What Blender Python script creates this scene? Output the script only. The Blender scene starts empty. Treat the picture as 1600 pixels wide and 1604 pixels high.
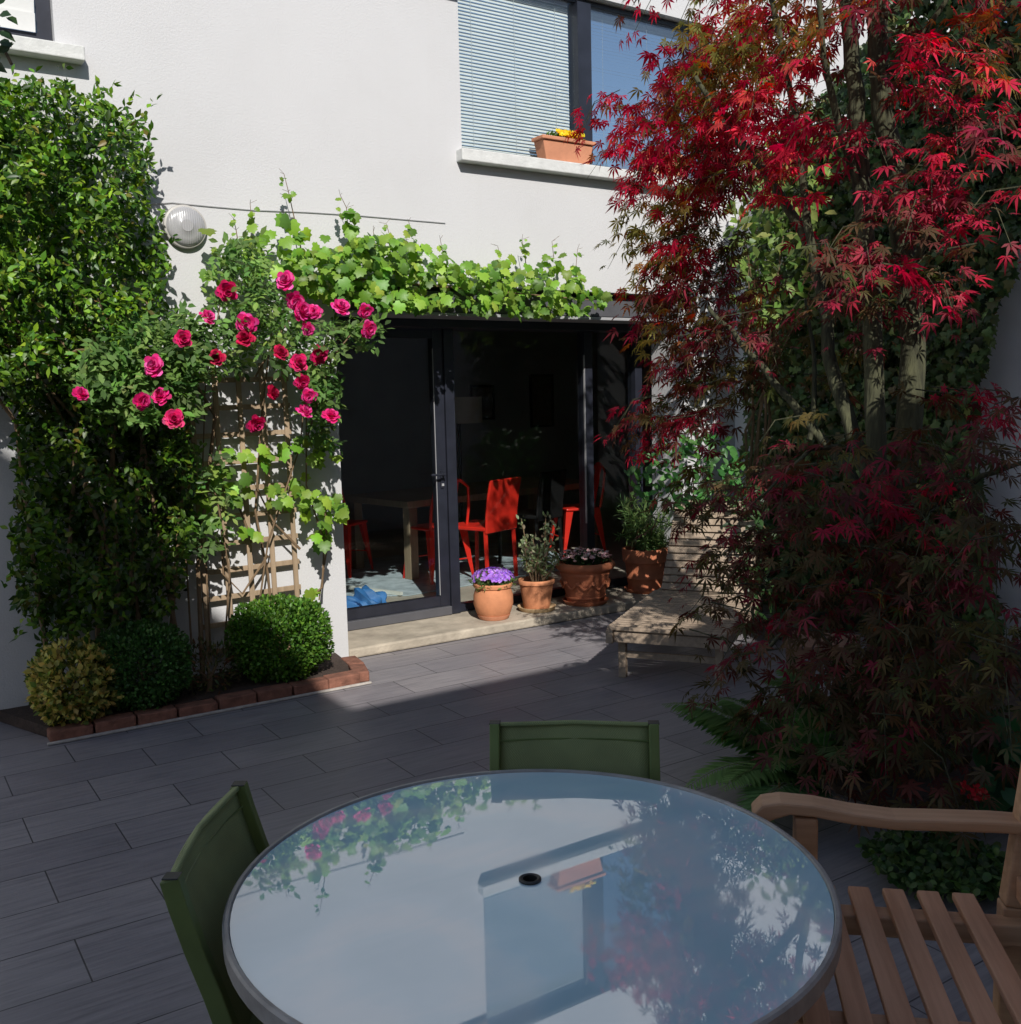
import bpy, bmesh, math, random
import numpy as np
from mathutils import Vector, Matrix
random.seed(7); rng = np.random.default_rng(11)
PI = math.pi
sc = bpy.context.scene
col = sc.collection

# ------------------------------------------------------------------ camera
F_PX, YAW, PITCH, ROLL, CX, CY, CAM_H = 1569.5, -0.5791, 0.1138, 0.0242, 800.0, 802.0, 1.56
_f = np.array([-math.sin(YAW)*math.cos(PITCH), math.cos(YAW)*math.cos(PITCH), -math.sin(PITCH)])
_r0 = np.array([math.cos(YAW), math.sin(YAW), 0.0]); _d0 = np.cross(_f, _r0)
_r = _r0*math.cos(ROLL)+_d0*math.sin(ROLL); _d = -_r0*math.sin(ROLL)+_d0*math.cos(ROLL)
CAM = np.array([0, 0, CAM_H])
def ray(x, y):
    x = np.asarray(x, float)[..., None]; y = np.asarray(y, float)[..., None]
    return _r*(x-CX)/F_PX + _d*(y-CY)/F_PX + _f
def onz(x, y, z): d = ray(x, y); return CAM + d*((np.asarray(z, float)[..., None]-CAM_H)/d[..., 2:3])
def ony(x, y, Y): d = ray(x, y); return CAM + d*(np.asarray(Y, float)[..., None]/d[..., 1:2])
def onx(x, y, X): d = ray(x, y); return CAM + d*(np.asarray(X, float)[..., None]/d[..., 0:1])
def atd(x, y, dist): return CAM + ray(x, y)*np.asarray(dist, float)[..., None]
cam_d = bpy.data.cameras.new('camera'); cam = bpy.data.objects.new('camera', cam_d); col.objects.link(cam)
cam.matrix_world = Matrix(((_r[0], -_d[0], -_f[0], 0), (_r[1], -_d[1], -_f[1], 0), (_r[2], -_d[2], -_f[2], CAM_H), (0, 0, 0, 1)))
cam_d.sensor_fit = 'HORIZONTAL'; cam_d.sensor_width = 36; cam_d.lens = 36*F_PX/1600
cam_d.clip_start = 0.02; cam_d.clip_end = 2000
sc.camera = cam

# ------------------------------------------------------------------ light
EL, AZ = math.radians(37.6), math.radians(20)
world = bpy.data.worlds.new('World'); sc.world = world; world.use_nodes = True
wn = world.node_tree.nodes; sky = wn.new('ShaderNodeTexSky'); sky.sky_type = 'NISHITA'
sky.sun_disc = False; sky.sun_elevation = EL; sky.sun_rotation = PI+AZ
sky.air_density = 1.0; sky.dust_density = 0.6
bg = wn['Background']; world.node_tree.links.new(sky.outputs[0], bg.inputs[0]); bg.inputs[1].default_value = 0.104
sun_d = bpy.data.lights.new('sun', 'SUN'); sun_d.energy = 5.0; sun_d.angle = math.radians(0.5); sun_d.color = (1, .965, .91)
sun = bpy.data.objects.new('sun', sun_d); col.objects.link(sun)
sun.rotation_euler = Vector((math.sin(AZ)*math.cos(EL), math.cos(AZ)*math.cos(EL), -math.sin(EL))).to_track_quat('-Z', 'Y').to_euler()
sc.view_settings.view_transform = 'Standard'; sc.view_settings.look = 'None'; sc.view_settings.exposure = 0.0
sc.render.engine = 'CYCLES'
sc.cycles.max_bounces = 8; sc.cycles.diffuse_bounces = 4; sc.cycles.transparent_max_bounces = 12; sc.cycles.use_denoising = True
sc.cycles.caustics_reflective = False; sc.cycles.caustics_refractive = False

# ------------------------------------------------------------------ materials
MATS = {}
def new_mat(name):
    m = bpy.data.materials.new(name); m.use_nodes = True; MATS[name] = m
    nt = m.node_tree; return m, nt, nt.nodes['Principled BSDF']
def L(nt, a, b): nt.links.new(a, b)
def tex_coord(nt, scale=(1, 1, 1), rot=(0, 0, 0), out='Object'):
    tc = nt.nodes.new('ShaderNodeTexCoord'); mp = nt.nodes.new('ShaderNodeMapping')
    mp.inputs['Scale'].default_value = scale; mp.inputs['Rotation'].default_value = rot
    L(nt, tc.outputs[out], mp.inputs[0]); return mp.outputs[0]
def noise(nt, vec, scale, detail=4, rough=.55):
    n = nt.nodes.new('ShaderNodeTexNoise'); n.inputs['Scale'].default_value = scale
    n.inputs['Detail'].default_value = detail; n.inputs['Roughness'].default_value = rough
    L(nt, vec, n.inputs['Vector']); return n.outputs['Fac']
def ramp(nt, fac, stops):
    r = nt.nodes.new('ShaderNodeValToRGB'); e = r.color_ramp.elements
    while len(e) < len(stops): e.new(.5)
    for el, (p, c) in zip(e, stops): el.position = p; el.color = (*c, 1) if len(c) == 3 else c
    L(nt, fac, r.inputs[0]); return r.outputs[0]
def bump(nt, bs, h, strength, dist=.01):
    b = nt.nodes.new('ShaderNodeBump'); b.inputs['Strength'].default_value = strength; b.inputs['Distance'].default_value = dist
    L(nt, h, b.inputs['Height']); L(nt, b.outputs[0], bs.inputs['Normal']); return b
def mul(c, k): return tuple(min(1, x*k) for x in c)
def pbr(name, base, rough=.5, var=.15, scale=6, stretch=(1, 1, 1), bstr=0, bscale=60, metallic=0, spec=.5, fine=0):
    m, nt, bs = new_mat(name)
    v = tex_coord(nt, stretch)
    f = noise(nt, v, scale)
    c = ramp(nt, f, [(.25, mul(base, 1-var)), (.5, base), (.75, mul(base, 1+var))])
    L(nt, c, bs.inputs['Base Color'])
    bs.inputs['Roughness'].default_value = rough; bs.inputs['Metallic'].default_value = metallic
    bs.inputs['Specular IOR Level'].default_value = spec
    if bstr: bump(nt, bs, noise(nt, v, bscale, 6), bstr)
    return m
def wood(name, a, b, rough=.6, axis=0, grain=3, bstr=.25):
    m, nt, bs = new_mat(name)
    st = [14, 14, 14]; st[axis] = .8
    v = tex_coord(nt, tuple(st))
    f = noise(nt, v, grain, 6, .65); g = noise(nt, tex_coord(nt, (1, 1, 1)), 2.5, 3)
    mx = nt.nodes.new('ShaderNodeMix'); mx.data_type = 'FLOAT'; mx.inputs[0].default_value = .35
    L(nt, f, mx.inputs[2]); L(nt, g, mx.inputs[3])
    L(nt, ramp(nt, mx.outputs[0], [(.3, a), (.7, b)]), bs.inputs['Base Color'])
    bs.inputs['Roughness'].default_value = rough; bump(nt, bs, f, bstr, .004); return m
def glass(name, ior, tint=(.9, .95, .95), rough=.0):
    m, nt, bs = new_mat(name); nt.nodes.remove(bs)
    out = nt.nodes['Material Output']
    tr = nt.nodes.new('ShaderNodeBsdfTransparent'); tr.inputs[0].default_value = (*tint, 1)
    gl = nt.nodes.new('ShaderNodeBsdfGlossy'); gl.inputs['Roughness'].default_value = rough
    mx = nt.nodes.new('ShaderNodeMixShader'); L(nt, schlick(nt, ior), mx.inputs[0]); L(nt, tr.outputs[0], mx.inputs[1]); L(nt, gl.outputs[0], mx.inputs[2])
    L(nt, mx.outputs[0], out.inputs[0]); return m
def schlick(nt, f0):
    lw = nt.nodes.new('ShaderNodeLayerWeight'); lw.inputs[0].default_value = .5
    p = nt.nodes.new('ShaderNodeMath'); p.operation = 'POWER'; p.inputs[1].default_value = 5; L(nt, lw.outputs['Facing'], p.inputs[0])
    q = nt.nodes.new('ShaderNodeMath'); q.operation = 'MULTIPLY_ADD'; q.inputs[1].default_value = 1-f0; q.inputs[2].default_value = f0
    L(nt, p.outputs[0], q.inputs[0]); return q.outputs[0]
def leafmat(name, rough=.45, trans=.35, spec=.4):
    """reads each leaf's own colour from the mesh"""
    m, nt, bs = new_mat(name); out = nt.nodes['Material Output']
    at = nt.nodes.new('ShaderNodeAttribute'); at.attribute_name = 'Col'
    L(nt, at.outputs['Color'], bs.inputs['Base Color'])
    bs.inputs['Roughness'].default_value = rough; bs.inputs['Specular IOR Level'].default_value = spec
    tl = nt.nodes.new('ShaderNodeBsdfTranslucent')
    hs = nt.nodes.new('ShaderNodeHueSaturation'); hs.inputs['Saturation'].default_value = 1.1; hs.inputs['Value'].default_value = 1.5
    L(nt, at.outputs['Color'], hs.inputs['Color']); L(nt, hs.outputs[0], tl.inputs[0])
    mx = nt.nodes.new('ShaderNodeMixShader'); mx.inputs[0].default_value = trans
    L(nt, bs.outputs[0], mx.inputs[1]); L(nt, tl.outputs[0], mx.inputs[2]); L(nt, mx.outputs[0], out.inputs[0]); return m

def stucco():
    m, nt, bs = new_mat('white_render')
    v = tex_coord(nt)
    c = ramp(nt, noise(nt, v, 1.1, 5), [(.25, (.53, .525, .525)), (.5, (.562, .557, .56)), (.75, (.582, .577, .579))])
    vs = tex_coord(nt, (5, 5, .35)); s = ramp(nt, noise(nt, vs, 1.5, 4), [(.55, (1, 1, 1)), (.85, (.9, .89, .87))])
    mx = nt.nodes.new('ShaderNodeMix'); mx.data_type = 'RGBA'; mx.blend_type = 'MULTIPLY'; mx.inputs[0].default_value = .22
    L(nt, c, mx.inputs[6]); L(nt, s, mx.inputs[7]); L(nt, mx.outputs[2], bs.inputs['Base Color'])
    bs.inputs['Roughness'].default_value = .9; bs.inputs['Specular IOR Level'].default_value = .2
    bump(nt, bs, noise(nt, v, 90, 8, .7), .45, .006); return m
stucco()
def tiles():
    m, nt, bs = new_mat('patio_tiles')
    tc = nt.nodes.new('ShaderNodeTexCoord'); mp = nt.nodes.new('ShaderNodeMapping')
    mp.inputs['Location'].default_value = (-1.563-.5*.567+.567*.5, -3.6, 0)
    L(nt, tc.outputs['Object'], mp.inputs[0])
    br = nt.nodes.new('ShaderNodeTexBrick'); L(nt, mp.outputs[0], br.inputs['Vector'])
    br.offset = .5; br.offset_frequency = 2; br.squash = 1
    br.inputs['Scale'].default_value = 1; br.inputs['Brick Width'].default_value = .567; br.inputs['Row Height'].default_value = .2667
    br.inputs['Mortar Size'].default_value = .0028; br.inputs['Mortar Smooth'].default_value = .3; br.inputs['Bias'].default_value = 0
    br.inputs['Color1'].default_value = (.225, .21, .225, 1); br.inputs['Color2'].default_value = (.275, .258, .268, 1); br.inputs['Mortar'].default_value = (.06, .058, .064, 1)
    g = noise(nt, tex_coord(nt, (1.6, 26, 1)), 2.2, 7, .7)
    gr = ramp(nt, g, [(.3, (.62, .62, .64)), (.5, (.95, .95, .95)), (.72, (1.22, 1.2, 1.17))])
    st = ramp(nt, noise(nt, tex_coord(nt), 1.3, 5), [(.3, (.84, .85, .88)), (.7, (1.1, 1.08, 1.05))])
    a = nt.nodes.new('ShaderNodeMix'); a.data_type = 'RGBA'; a.blend_type = 'MULTIPLY'; a.inputs[0].default_value = 1
    b = nt.nodes.new('ShaderNodeMix'); b.data_type = 'RGBA'; b.blend_type = 'MULTIPLY'; b.inputs[0].default_value = 1
    L(nt, br.outputs['Color'], a.inputs[6]); L(nt, gr, a.inputs[7]); L(nt, a.outputs[2], b.inputs[6]); L(nt, st, b.inputs[7])
    L(nt, b.outputs[2], bs.inputs['Base Color'])
    L(nt, ramp(nt, g, [(.3, (.38,)*3), (.7, (.6,)*3)]), bs.inputs['Roughness'])
    inv = nt.nodes.new('ShaderNodeMath'); inv.operation = 'MULTIPLY_ADD'; inv.inputs[1].default_value = -1; L(nt, br.outputs['Fac'], inv.inputs[0])
    L(nt, g, inv.inputs[2]); bump(nt, bs, inv.outputs[0], .35, .003)
    return m
tiles()
pbr('wall_paint', (.80, .79, .79), .85, .05, 3, bstr=.2, bscale=120)
pbr('soil', (.05, .032, .024), .95, .4, 30, bstr=.8, bscale=70)
pbr('brick_red', (.20, .085, .055), .9, .4, 18, bstr=.6, bscale=60)
pbr('mortar_strip', (.42, .38, .34), .9, .25, 25, bstr=.3)
pbr('concrete', (.40, .345, .27), .9, .3, 7, bstr=.6, bscale=40)
pbr('earth', (.09, .08, .06), .95, .3, 4)
pbr('dark_metal', (.018, .02, .03), .38, .25, 9, spec=.5)
pbr('box_metal', (.085, .085, .095), .45, .15, 6)
pbr('grey_ledge', (.35, .35, .36), .5, .1, 6)
pbr('blind_white', (.66, .68, .64), .55, .06, 5)
pbr('sill_stone', (.60, .60, .58), .8, .12, 14, bstr=.3)
pbr('timber_dark', (.12, .085, .06), .7, .25, 10)
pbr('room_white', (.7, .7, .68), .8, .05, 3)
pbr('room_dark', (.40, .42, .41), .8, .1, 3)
pbr('room_floor', (.42, .38, .32), .5, .2, 5)
pbr('rug_blue', (.38, .45, .50), .95, .35, 9, bstr=.4)
pbr('bag_blue', (.035, .16, .42), .6, .3, 8)
pbr('chair_red', (.74, .030, .018), .35, .1, 7)
pbr('chair_black', (.012, .012, .013), .45, .1, 7)
pbr('lamp_fabric', (.85, .83, .76), .9, .05, 8)
pbr('frame_black', (.01, .01, .01), .4, .1, 7)
pbr('art_paper', (.16, .13, .10), .8, .5, 14)
pbr('wall_white_paint', (.74, .74, .72), .8, .05, 4)
pbr('terracotta', (.56, .225, .105), .85, .18, 9, bstr=.25, bscale=45)
pbr('terracotta_dark', (.46, .15, .07), .8, .25, 8, bstr=.3, bscale=45)
pbr('terracotta_pale', (.55, .235, .13), .85, .14, 9, bstr=.2)
pbr('saucer_buff', (.50, .36, .20), .8, .15, 9)
pbr('chair_frame_green', (.14, .185, .055), .45, .15, 12)
pbr('table_rim', (.34, .32, .30), .5, .25, 16, bstr=.2, metallic=.2)
pbr('table_metal', (.03, .03, .028), .5, .2, 9)
pbr('bark_grey', (.17, .145, .11), .9, .35, 16, (1, 1, .25), .8, 40)
pbr('bark_green', (.055, .056, .027), .9, .75, 9, (5, 5, .5), 1.0, 14)
pbr('stem_brown', (.17, .11, .06), .85, .3, 20)
pbr('stem_green', (.12, .17, .05), .7, .3, 20)
pbr('cable_grey', (.40, .40, .40), .6, .1, 9)
pbr('lamp_base', (.42, .40, .37), .5, .1, 9)
pbr('shade_house_wall', (.52, .49, .45), .9, .2, 3)
wood('teak_grey', (.20, .145, .10), (.42, .325, .24), .75, 1)
wood('teak_bench', (.46, .225, .12), (.78, .44, .27), .6, 0)
wood('teak_bench_arm', (.42, .23, .12), (.70, .42, .25), .6, 1)
wood('trellis_wood', (.22, .155, .095), (.44, .32, .21), .8, 2)
wood('oak', (.22, .16, .10), (.36, .28, .19), .6, 2)
wood('stool_wood', (.17, .085, .055), (.29, .16, .11), .7, 0)
glass('door_glass', .022, (.90, .92, .91))
glass('window_glass', .045, (.93, .95, .96)); glass('sky_glass', .17, (.85, .89, .93))
leafmat('leaf'); leafmat('leaf_gloss', .4, .25, .35); leafmat('leaf_soft', .6, .4, .3); leafmat('petal', .55, .3, .3)
def lampglass():
    m, nt, bs = new_mat('lamp_glass')
    bs.inputs['Base Color'].default_value = (.36, .355, .36, 1); bs.inputs['Roughness'].default_value = .25
    bs.inputs['Coat Weight'].default_value = .5; bs.inputs['Coat Roughness'].default_value = .05
    v = tex_coord(nt); w = nt.nodes.new('ShaderNodeTexWave'); w.wave_type = 'BANDS'; w.bands_direction = 'X'; w.inputs['Scale'].default_value = 26
    L(nt, v, w.inputs[0]); bump(nt, bs, w.outputs['Fac'], .35, .003); return m
lampglass()
def tableglass():
    m, nt, bs = new_mat('table_glass'); out = nt.nodes['Material Output']
    v = tex_coord(nt)
    # wiped, dusty film on the glass: it shows in the milky under-coat
    d = nt.nodes.new('ShaderNodeTexNoise'); d.inputs['Scale'].default_value = 2.2; d.inputs['Detail'].default_value = 5; d.inputs['Distortion'].default_value = 1.6
    L(nt, tex_coord(nt, (1, 3.0, 1), (0, 0, .5)), d.inputs['Vector'])
    wv = nt.nodes.new('ShaderNodeTexWave'); wv.wave_type = 'RINGS'; wv.rings_direction = 'Z'; wv.inputs['Scale'].default_value = 1.3; wv.inputs['Distortion'].default_value = 7; wv.inputs['Detail'].default_value = 4; wv.inputs['Detail Scale'].default_value = 1.4
    mo = nt.nodes.new('ShaderNodeMapping'); mo.inputs['Location'].default_value = (.32, .12, 0); L(nt, v, mo.inputs[0]); L(nt, mo.outputs[0], wv.inputs[0])
    fm = nt.nodes.new('ShaderNodeMix'); fm.data_type = 'FLOAT'; fm.inputs[0].default_value = .45; L(nt, d.outputs['Fac'], fm.inputs[2]); L(nt, wv.outputs['Fac'], fm.inputs[3])
    c = ramp(nt, fm.outputs[0], [(.2, (.46, .70, .80)), (.5, (.54, .76, .85)), (.8, (.70, .82, .86))])
    L(nt, c, bs.inputs['Base Color']); bs.inputs['Roughness'].default_value = .5; bs.inputs['Specular IOR Level'].default_value = 0
    gl = nt.nodes.new('ShaderNodeBsdfGlossy')
    L(nt, ramp(nt, fm.outputs[0], [(.4, (.008,)*3), (.8, (.035,)*3)]), gl.inputs['Roughness'])
    mx = nt.nodes.new('ShaderNodeMixShader'); L(nt, schlick(nt, .26), mx.inputs[0]); L(nt, bs.outputs[0], mx.inputs[1]); L(nt, gl.outputs[0], mx.inputs[2])
    L(nt, mx.outputs[0], out.inputs[0]); return m
tableglass()
def sling():
    m, nt, bs = new_mat('sling_green')
    v = tex_coord(nt, (1, 1, 1)); ck = nt.nodes.new('ShaderNodeTexChecker'); ck.inputs['Scale'].default_value = 420
    ck.inputs['Color1'].default_value = (.31, .35, .15, 1); ck.inputs['Color2'].default_value = (.22, .25, .105, 1); L(nt, v, ck.inputs[0])
    n = ramp(nt, noise(nt, v, 6, 4), [(.3, (.8, .8, .8)), (.7, (1.1, 1.1, 1.1))])
    a = nt.nodes.new('ShaderNodeMix'); a.data_type = 'RGBA'; a.blend_type = 'MULTIPLY'; a.inputs[0].default_value = 1
    L(nt, ck.outputs[0], a.inputs[6]); L(nt, n, a.inputs[7]); L(nt, a.outputs[2], bs.inputs['Base Color'])
    bs.inputs['Roughness'].default_value = .75; return m
sling()

# ------------------------------------------------------------------ objects
def obj(name, me, mat=None, parent=None):
    o = bpy.data.objects.new(name, me); col.objects.link(o)
    if mat is not None and not me.materials: me.materials.append(MATS[mat])
    if parent is not None: o.parent = parent
    return o
def tag(o, label=None, cat=None, group=None, kind=None):
    for k, v in (('label', label), ('category', cat), ('group', group), ('kind', kind)):
        if v: o[k] = v
    return o
def thing(name, label, cat, loc=(0, 0, 0), rz=0, group=None):
    o = bpy.data.objects.new(name, None); col.objects.link(o); o.empty_display_size = .1
    o.location = tuple(float(v) for v in loc); o.rotation_euler = (0, 0, rz); return tag(o, label, cat, group)
def copy_tree(o, parent=None):
    c = o.copy(); col.objects.link(c)
    if parent is not None: c.parent = parent
    for ch in list(o.children): copy_tree(ch, c)
    return c
class MB:
    def __init__(s): s.bm = bmesh.new()
    def box(s, x0, x1, y0, y1, z0, z1):
        v = [s.bm.verts.new(p) for p in ((x0, y0, z0), (x1, y0, z0), (x1, y1, z0), (x0, y1, z0), (x0, y0, z1), (x1, y0, z1), (x1, y1, z1), (x0, y1, z1))]
        for f in ((3, 2, 1, 0), (4, 5, 6, 7), (0, 1, 5, 4), (1, 2, 6, 5), (2, 3, 7, 6), (3, 0, 4, 7)): s.bm.faces.new([v[i] for i in f])
        return s
    def bar(s, p, q, w, h, up=(0, 0, 1)):
        p, q, up = Vector(p), Vector(q), Vector(up); d = (q-p).normalized(); x = d.cross(up).normalized()*w/2; y = x.cross(d).normalized()*h/2
        v = [s.bm.verts.new(a+i*x+j*y) for a in (p, q) for i, j in ((-1, -1), (1, -1), (1, 1), (-1, 1))]
        for f in ((0, 1, 2, 3), (7, 6, 5, 4), (0, 4, 5, 1), (1, 5, 6, 2), (2, 6, 7, 3), (3, 7, 4, 0)): s.bm.faces.new([v[i] for i in f])
        return s
    def strip(s, pts, w, h, side):
        """rectangular section (w along side, h across) swept along a polyline"""
        pts = [Vector(p) for p in pts]; side = Vector(side).normalized(); rings = []
        for i, p in enumerate(pts):
            t = (pts[min(i+1, len(pts)-1)]-pts[max(i-1, 0)]).normalized(); n = side.cross(t).normalized()
            rings.append([s.bm.verts.new(p+a*side*w/2+b*n*h/2) for a, b in ((-1, -1), (1, -1), (1, 1), (-1, 1))])
        for a, b in zip(rings, rings[1:]):
            for k in range(4): s.bm.faces.new((a[k], a[(k+1) % 4], b[(k+1) % 4], b[k]))
        s.bm.faces.new(rings[0][::-1]); s.bm.faces.new(rings[-1]); return s
    def tube(s, pts, r, seg=8):
        pts = [Vector(tuple(float(c) for c in p)) for p in pts]; rr = r if hasattr(r, '__len__') else [r]*len(pts); rings = []; ref = Vector((.31, .17, .93))
        for i, p in enumerate(pts):
            t = (pts[min(i+1, len(pts)-1)]-pts[max(i-1, 0)]).normalized(); x = t.cross(ref)
            if x.length < 1e-3: x = t.cross(Vector((1, 0, 0)))
            x.normalize(); y = t.cross(x)
            rings.append([s.bm.verts.new(p+(x*math.cos(2*PI*k/seg)+y*math.sin(2*PI*k/seg))*rr[i]) for k in range(seg)])
        for a, b in zip(rings, rings[1:]):
            for k in range(seg): s.bm.faces.new((a[k], a[(k+1) % seg], b[(k+1) % seg], b[k]))
        s.bm.faces.new(rings[0][::-1]); s.bm.faces.new(rings[-1]); return s
    def lathe(s, prof, seg=48, c=(0, 0, 0), squash=1):
        rings = []
        for r, z in prof:
            rings.append([s.bm.verts.new((c[0]+r*math.cos(2*PI*k/seg), c[1]+r*squash*math.sin(2*PI*k/seg), c[2]+z)) for k in range(seg)] if r > 1e-6 else [s.bm.verts.new((c[0], c[1], c[2]+z))])
        for a, b in zip(rings, rings[1:]):
            for k in range(seg):
                k2 = (k+1) % seg
                if len(a) == 1 and len(b) == 1: continue
                f = (a[0], b[k2], b[k]) if len(a) == 1 else (a[k], a[k2], b[0]) if len(b) == 1 else (a[k], a[k2], b[k2], b[k])
                try: s.bm.faces.new(f)
                except ValueError: pass
        return s
    def prism(s, pts, axis, a, b):
        """polygon pts in the two other axes, extruded along axis from a to b"""
        def P(u, v, w): return {0: (w, u, v), 1: (u, w, v), 2: (u, v, w)}[axis]
        A = [s.bm.verts.new(P(u, v, a)) for u, v in pts]; B = [s.bm.verts.new(P(u, v, b)) for u, v in pts]; n = len(pts)
        s.bm.faces.new(A); s.bm.faces.new(B[::-1])
        for i in range(n): s.bm.faces.new((A[i], B[i], B[(i+1) % n], A[(i+1) % n]))
        return s
    def mesh(s, name, smooth=False, recalc=True):
        if recalc: bmesh.ops.recalc_face_normals(s.bm, faces=s.bm.faces)
        me = bpy.data.meshes.new(name); s.bm.to_mesh(me); s.bm.free()
        if smooth: me.polygons.foreach_set('use_smooth', [True]*len(me.polygons))
        return me
    def build(s, name, mat, parent=None, bevel=0, smooth=False, seg=2):
        o = obj(name, s.mesh(name, smooth), mat, parent)
        if bevel:
            b = o.modifiers.new('bevel', 'BEVEL'); b.width = bevel; b.segments = seg; b.limit_method = 'ANGLE'; b.angle_limit = math.radians(40)
        if smooth:
            try: o.data.set_sharp_from_angle(angle=math.radians(42))
            except Exception: pass
        return o

# ------------------------------------------------------------------ foliage
def unit(a): return a/np.maximum(np.linalg.norm(a, axis=-1, keepdims=True), 1e-9)
def fan(outline, cz=0.0, tipdrop=0.0):
    V = [(0, .42, cz)] + [(x, y, -tipdrop*y*y) for x, y in outline]; n = len(outline)
    return np.array(V, float), [(0, 1+i, 1+(i+1) % n) for i in range(n)]
def leaf_oval(w=.24, fold=.06, droop=.14):
    V = np.array([(0, 0, 0), (w*.75, .28, fold), (w, .55, fold*.8-droop*.2), (0, 1, -droop), (-w, .55, fold*.8-droop*.2), (-w*.75, .28, fold), (0, .5, -.02)], float)
    return V, [(0, 1, 2, 6), (6, 2, 3), (6, 3, 4), (0, 6, 4, 5)]
def leaf_maple(lobes=((-112, .5), (-68, .78), (-33, .97), (0, 1.08), (33, .97), (68, .78), (112, .5)), dz=.26):
    V = [(0, 0.1, 0)]; Fc = []
    for ang, ln in lobes:
        a = math.radians(ang); dx, dy = math.sin(a), math.cos(a); b = len(V); w = .10
        for t, s in ((.45, -w), (1, 0), (.45, w)):
            V.append((dx*t*ln - dy*s*-1, .1+dy*t*ln - dx*s, -dz*(t*ln)**2+.03))
        Fc.append((0, b, b+1, b+2))
    return np.array(V, float), Fc
def leaf_vine():
    o = [(0, 0), (.22, -.12), (.45, .05), (.42, .2), (.56, .38), (.36, .5), (.40, .72), (.2, .74), (0, 1.0), (-.2, .74), (-.40, .72), (-.36, .5), (-.56, .38), (-.42, .2), (-.45, .05), (-.22, -.12)]
    V, Fc = fan(o, .07, .16); return V, Fc
def leaf_ivy():
    o = [(0, .05), (.25, -.05), (.46, .12), (.30, .34), (.34, .62), (.14, .62), (0, 1), (-.14, .62), (-.34, .62), (-.30, .34), (-.46, .12), (-.25, -.05)]
    return fan(o, .05, .18)
def leaf_round():
    o = [(math.sin(a)*.42, .45-math.cos(a)*.45) for a in [2*PI*k/8 for k in range(8)]]; return fan(o, .06, .12)
T = dict(oval=leaf_oval(), narrow=leaf_oval(.15, .04, .2), maple=leaf_maple(), maple5=leaf_maple(((-85, .62), (-42, .9), (-3, 1.12), (38, .95), (80, .58)), .48), vine=leaf_vine(), ivy=leaf_ivy(), round=leaf_round(), box=leaf_oval(.34, .08, .1), needle=leaf_oval(.06, .01, .05), petal=(np.array([(0, 0, 0), (.26, .18, .05), (.40, .5, .07), (.33, .84, .10), (.12, .98, .16), (-.12, .96, .16), (-.33, .84, .10), (-.40, .5, .07), (-.26, .18, .05), (0, .5, -.03)], float), [(0, 1, 2, 9), (9, 2, 3, 4), (9, 4, 5), (9, 5, 6, 7), (0, 9, 7, 8)]))
class Leaves:
    def __init__(s, kind): s.k = kind; s.a = []
    def add(s, pos, d, n, size, colr):
        N = len(pos); s.a.append((np.asarray(pos, float), np.broadcast_to(d, (N, 3)), np.broadcast_to(n, (N, 3)), np.broadcast_to(size, (N,)), np.broadcast_to(colr, (N, 3)))); return s
    def arrays(s):
        V, Fc = T[s.k]; P, D, Nn, S, C = (np.concatenate([a[i] for a in s.a]) for i in range(5))
        y = unit(D); z = unit(Nn - (Nn*y).sum(-1, keepdims=True)*y); x = np.cross(y, z)
        curl = (.4+1.2*rng.random((len(P), 1)))
        W = P[:, None] + S[:, None, None]*(x[:, None]*V[None, :, 0:1] + y[:, None]*V[None, :, 1:2] + z[:, None]*(V[None, :, 2]*curl)[..., None])
        return W.reshape(-1, 3), Fc, len(V), np.repeat(C, len(V), 0)
    def build(s, name, mat, parent=None):
        W, Fc, nv, C = s.arrays(); n = len(W)//nv
        loops = np.concatenate([np.array(f) for f in Fc]); ls = len(loops)
        allloops = (loops[None]+(np.arange(n)*nv)[:, None]).ravel()
        lt = np.array([len(f) for f in Fc]); tot = np.tile(lt, n); st = np.concatenate([[0], np.cumsum(tot)[:-1]])
        me = bpy.data.meshes.new(name); me.vertices.add(len(W)); me.vertices.foreach_set('co', W.ravel().astype(np.float32))
        me.loops.add(len(allloops)); me.loops.foreach_set('vertex_index', allloops.astype(np.int32))
        me.polygons.add(len(tot)); me.polygons.foreach_set('loop_start', st.astype(np.int32)); me.polygons.foreach_set('loop_total', tot.astype(np.int32))
        me.update(calc_edges=True); me.validate()
        ca = me.color_attributes.new('Col', 'FLOAT_COLOR', 'POINT')
        ca.data.foreach_set('color', np.concatenate([C, np.ones((len(C), 1))], 1).ravel().astype(np.float32))
        return obj(name, me, mat, parent)
def inpoly(poly, x, y):
    poly = np.asarray(poly, float); ins = np.zeros(len(x), bool); j = len(poly)-1
    for i in range(len(poly)):
        xi, yi = poly[i]; xj, yj = poly[j]
        c = ((yi > y) != (yj > y)) & (x < (xj-xi)*(y-yi)/(yj-yi+1e-12)+xi); ins ^= c; j = i
    return ins
def sample_poly(poly, n):
    p = np.asarray(poly, float); lo, hi = p.min(0), p.max(0); X = []; m = 0
    while m < n:
        q = lo+(hi-lo)*rng.random((n*3, 2)); q = q[inpoly(poly, q[:, 0], q[:, 1])]; X.append(q); m += len(q)
    return np.concatenate(X)[:n]
def rnd(n, s=1.0): return rng.normal(size=(n, 3))*s
def pick(palette, n, j=.18):
    p = np.array([c for c, w in palette]); w = np.array([w for c, w in palette], float)
    c = p[rng.choice(len(p), n, p=w/w.sum())]; return np.clip(c*(1+j*rng.normal(size=(n, 1)))*(1+.08*rng.normal(size=(n, 3))), .002, .95)
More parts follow.
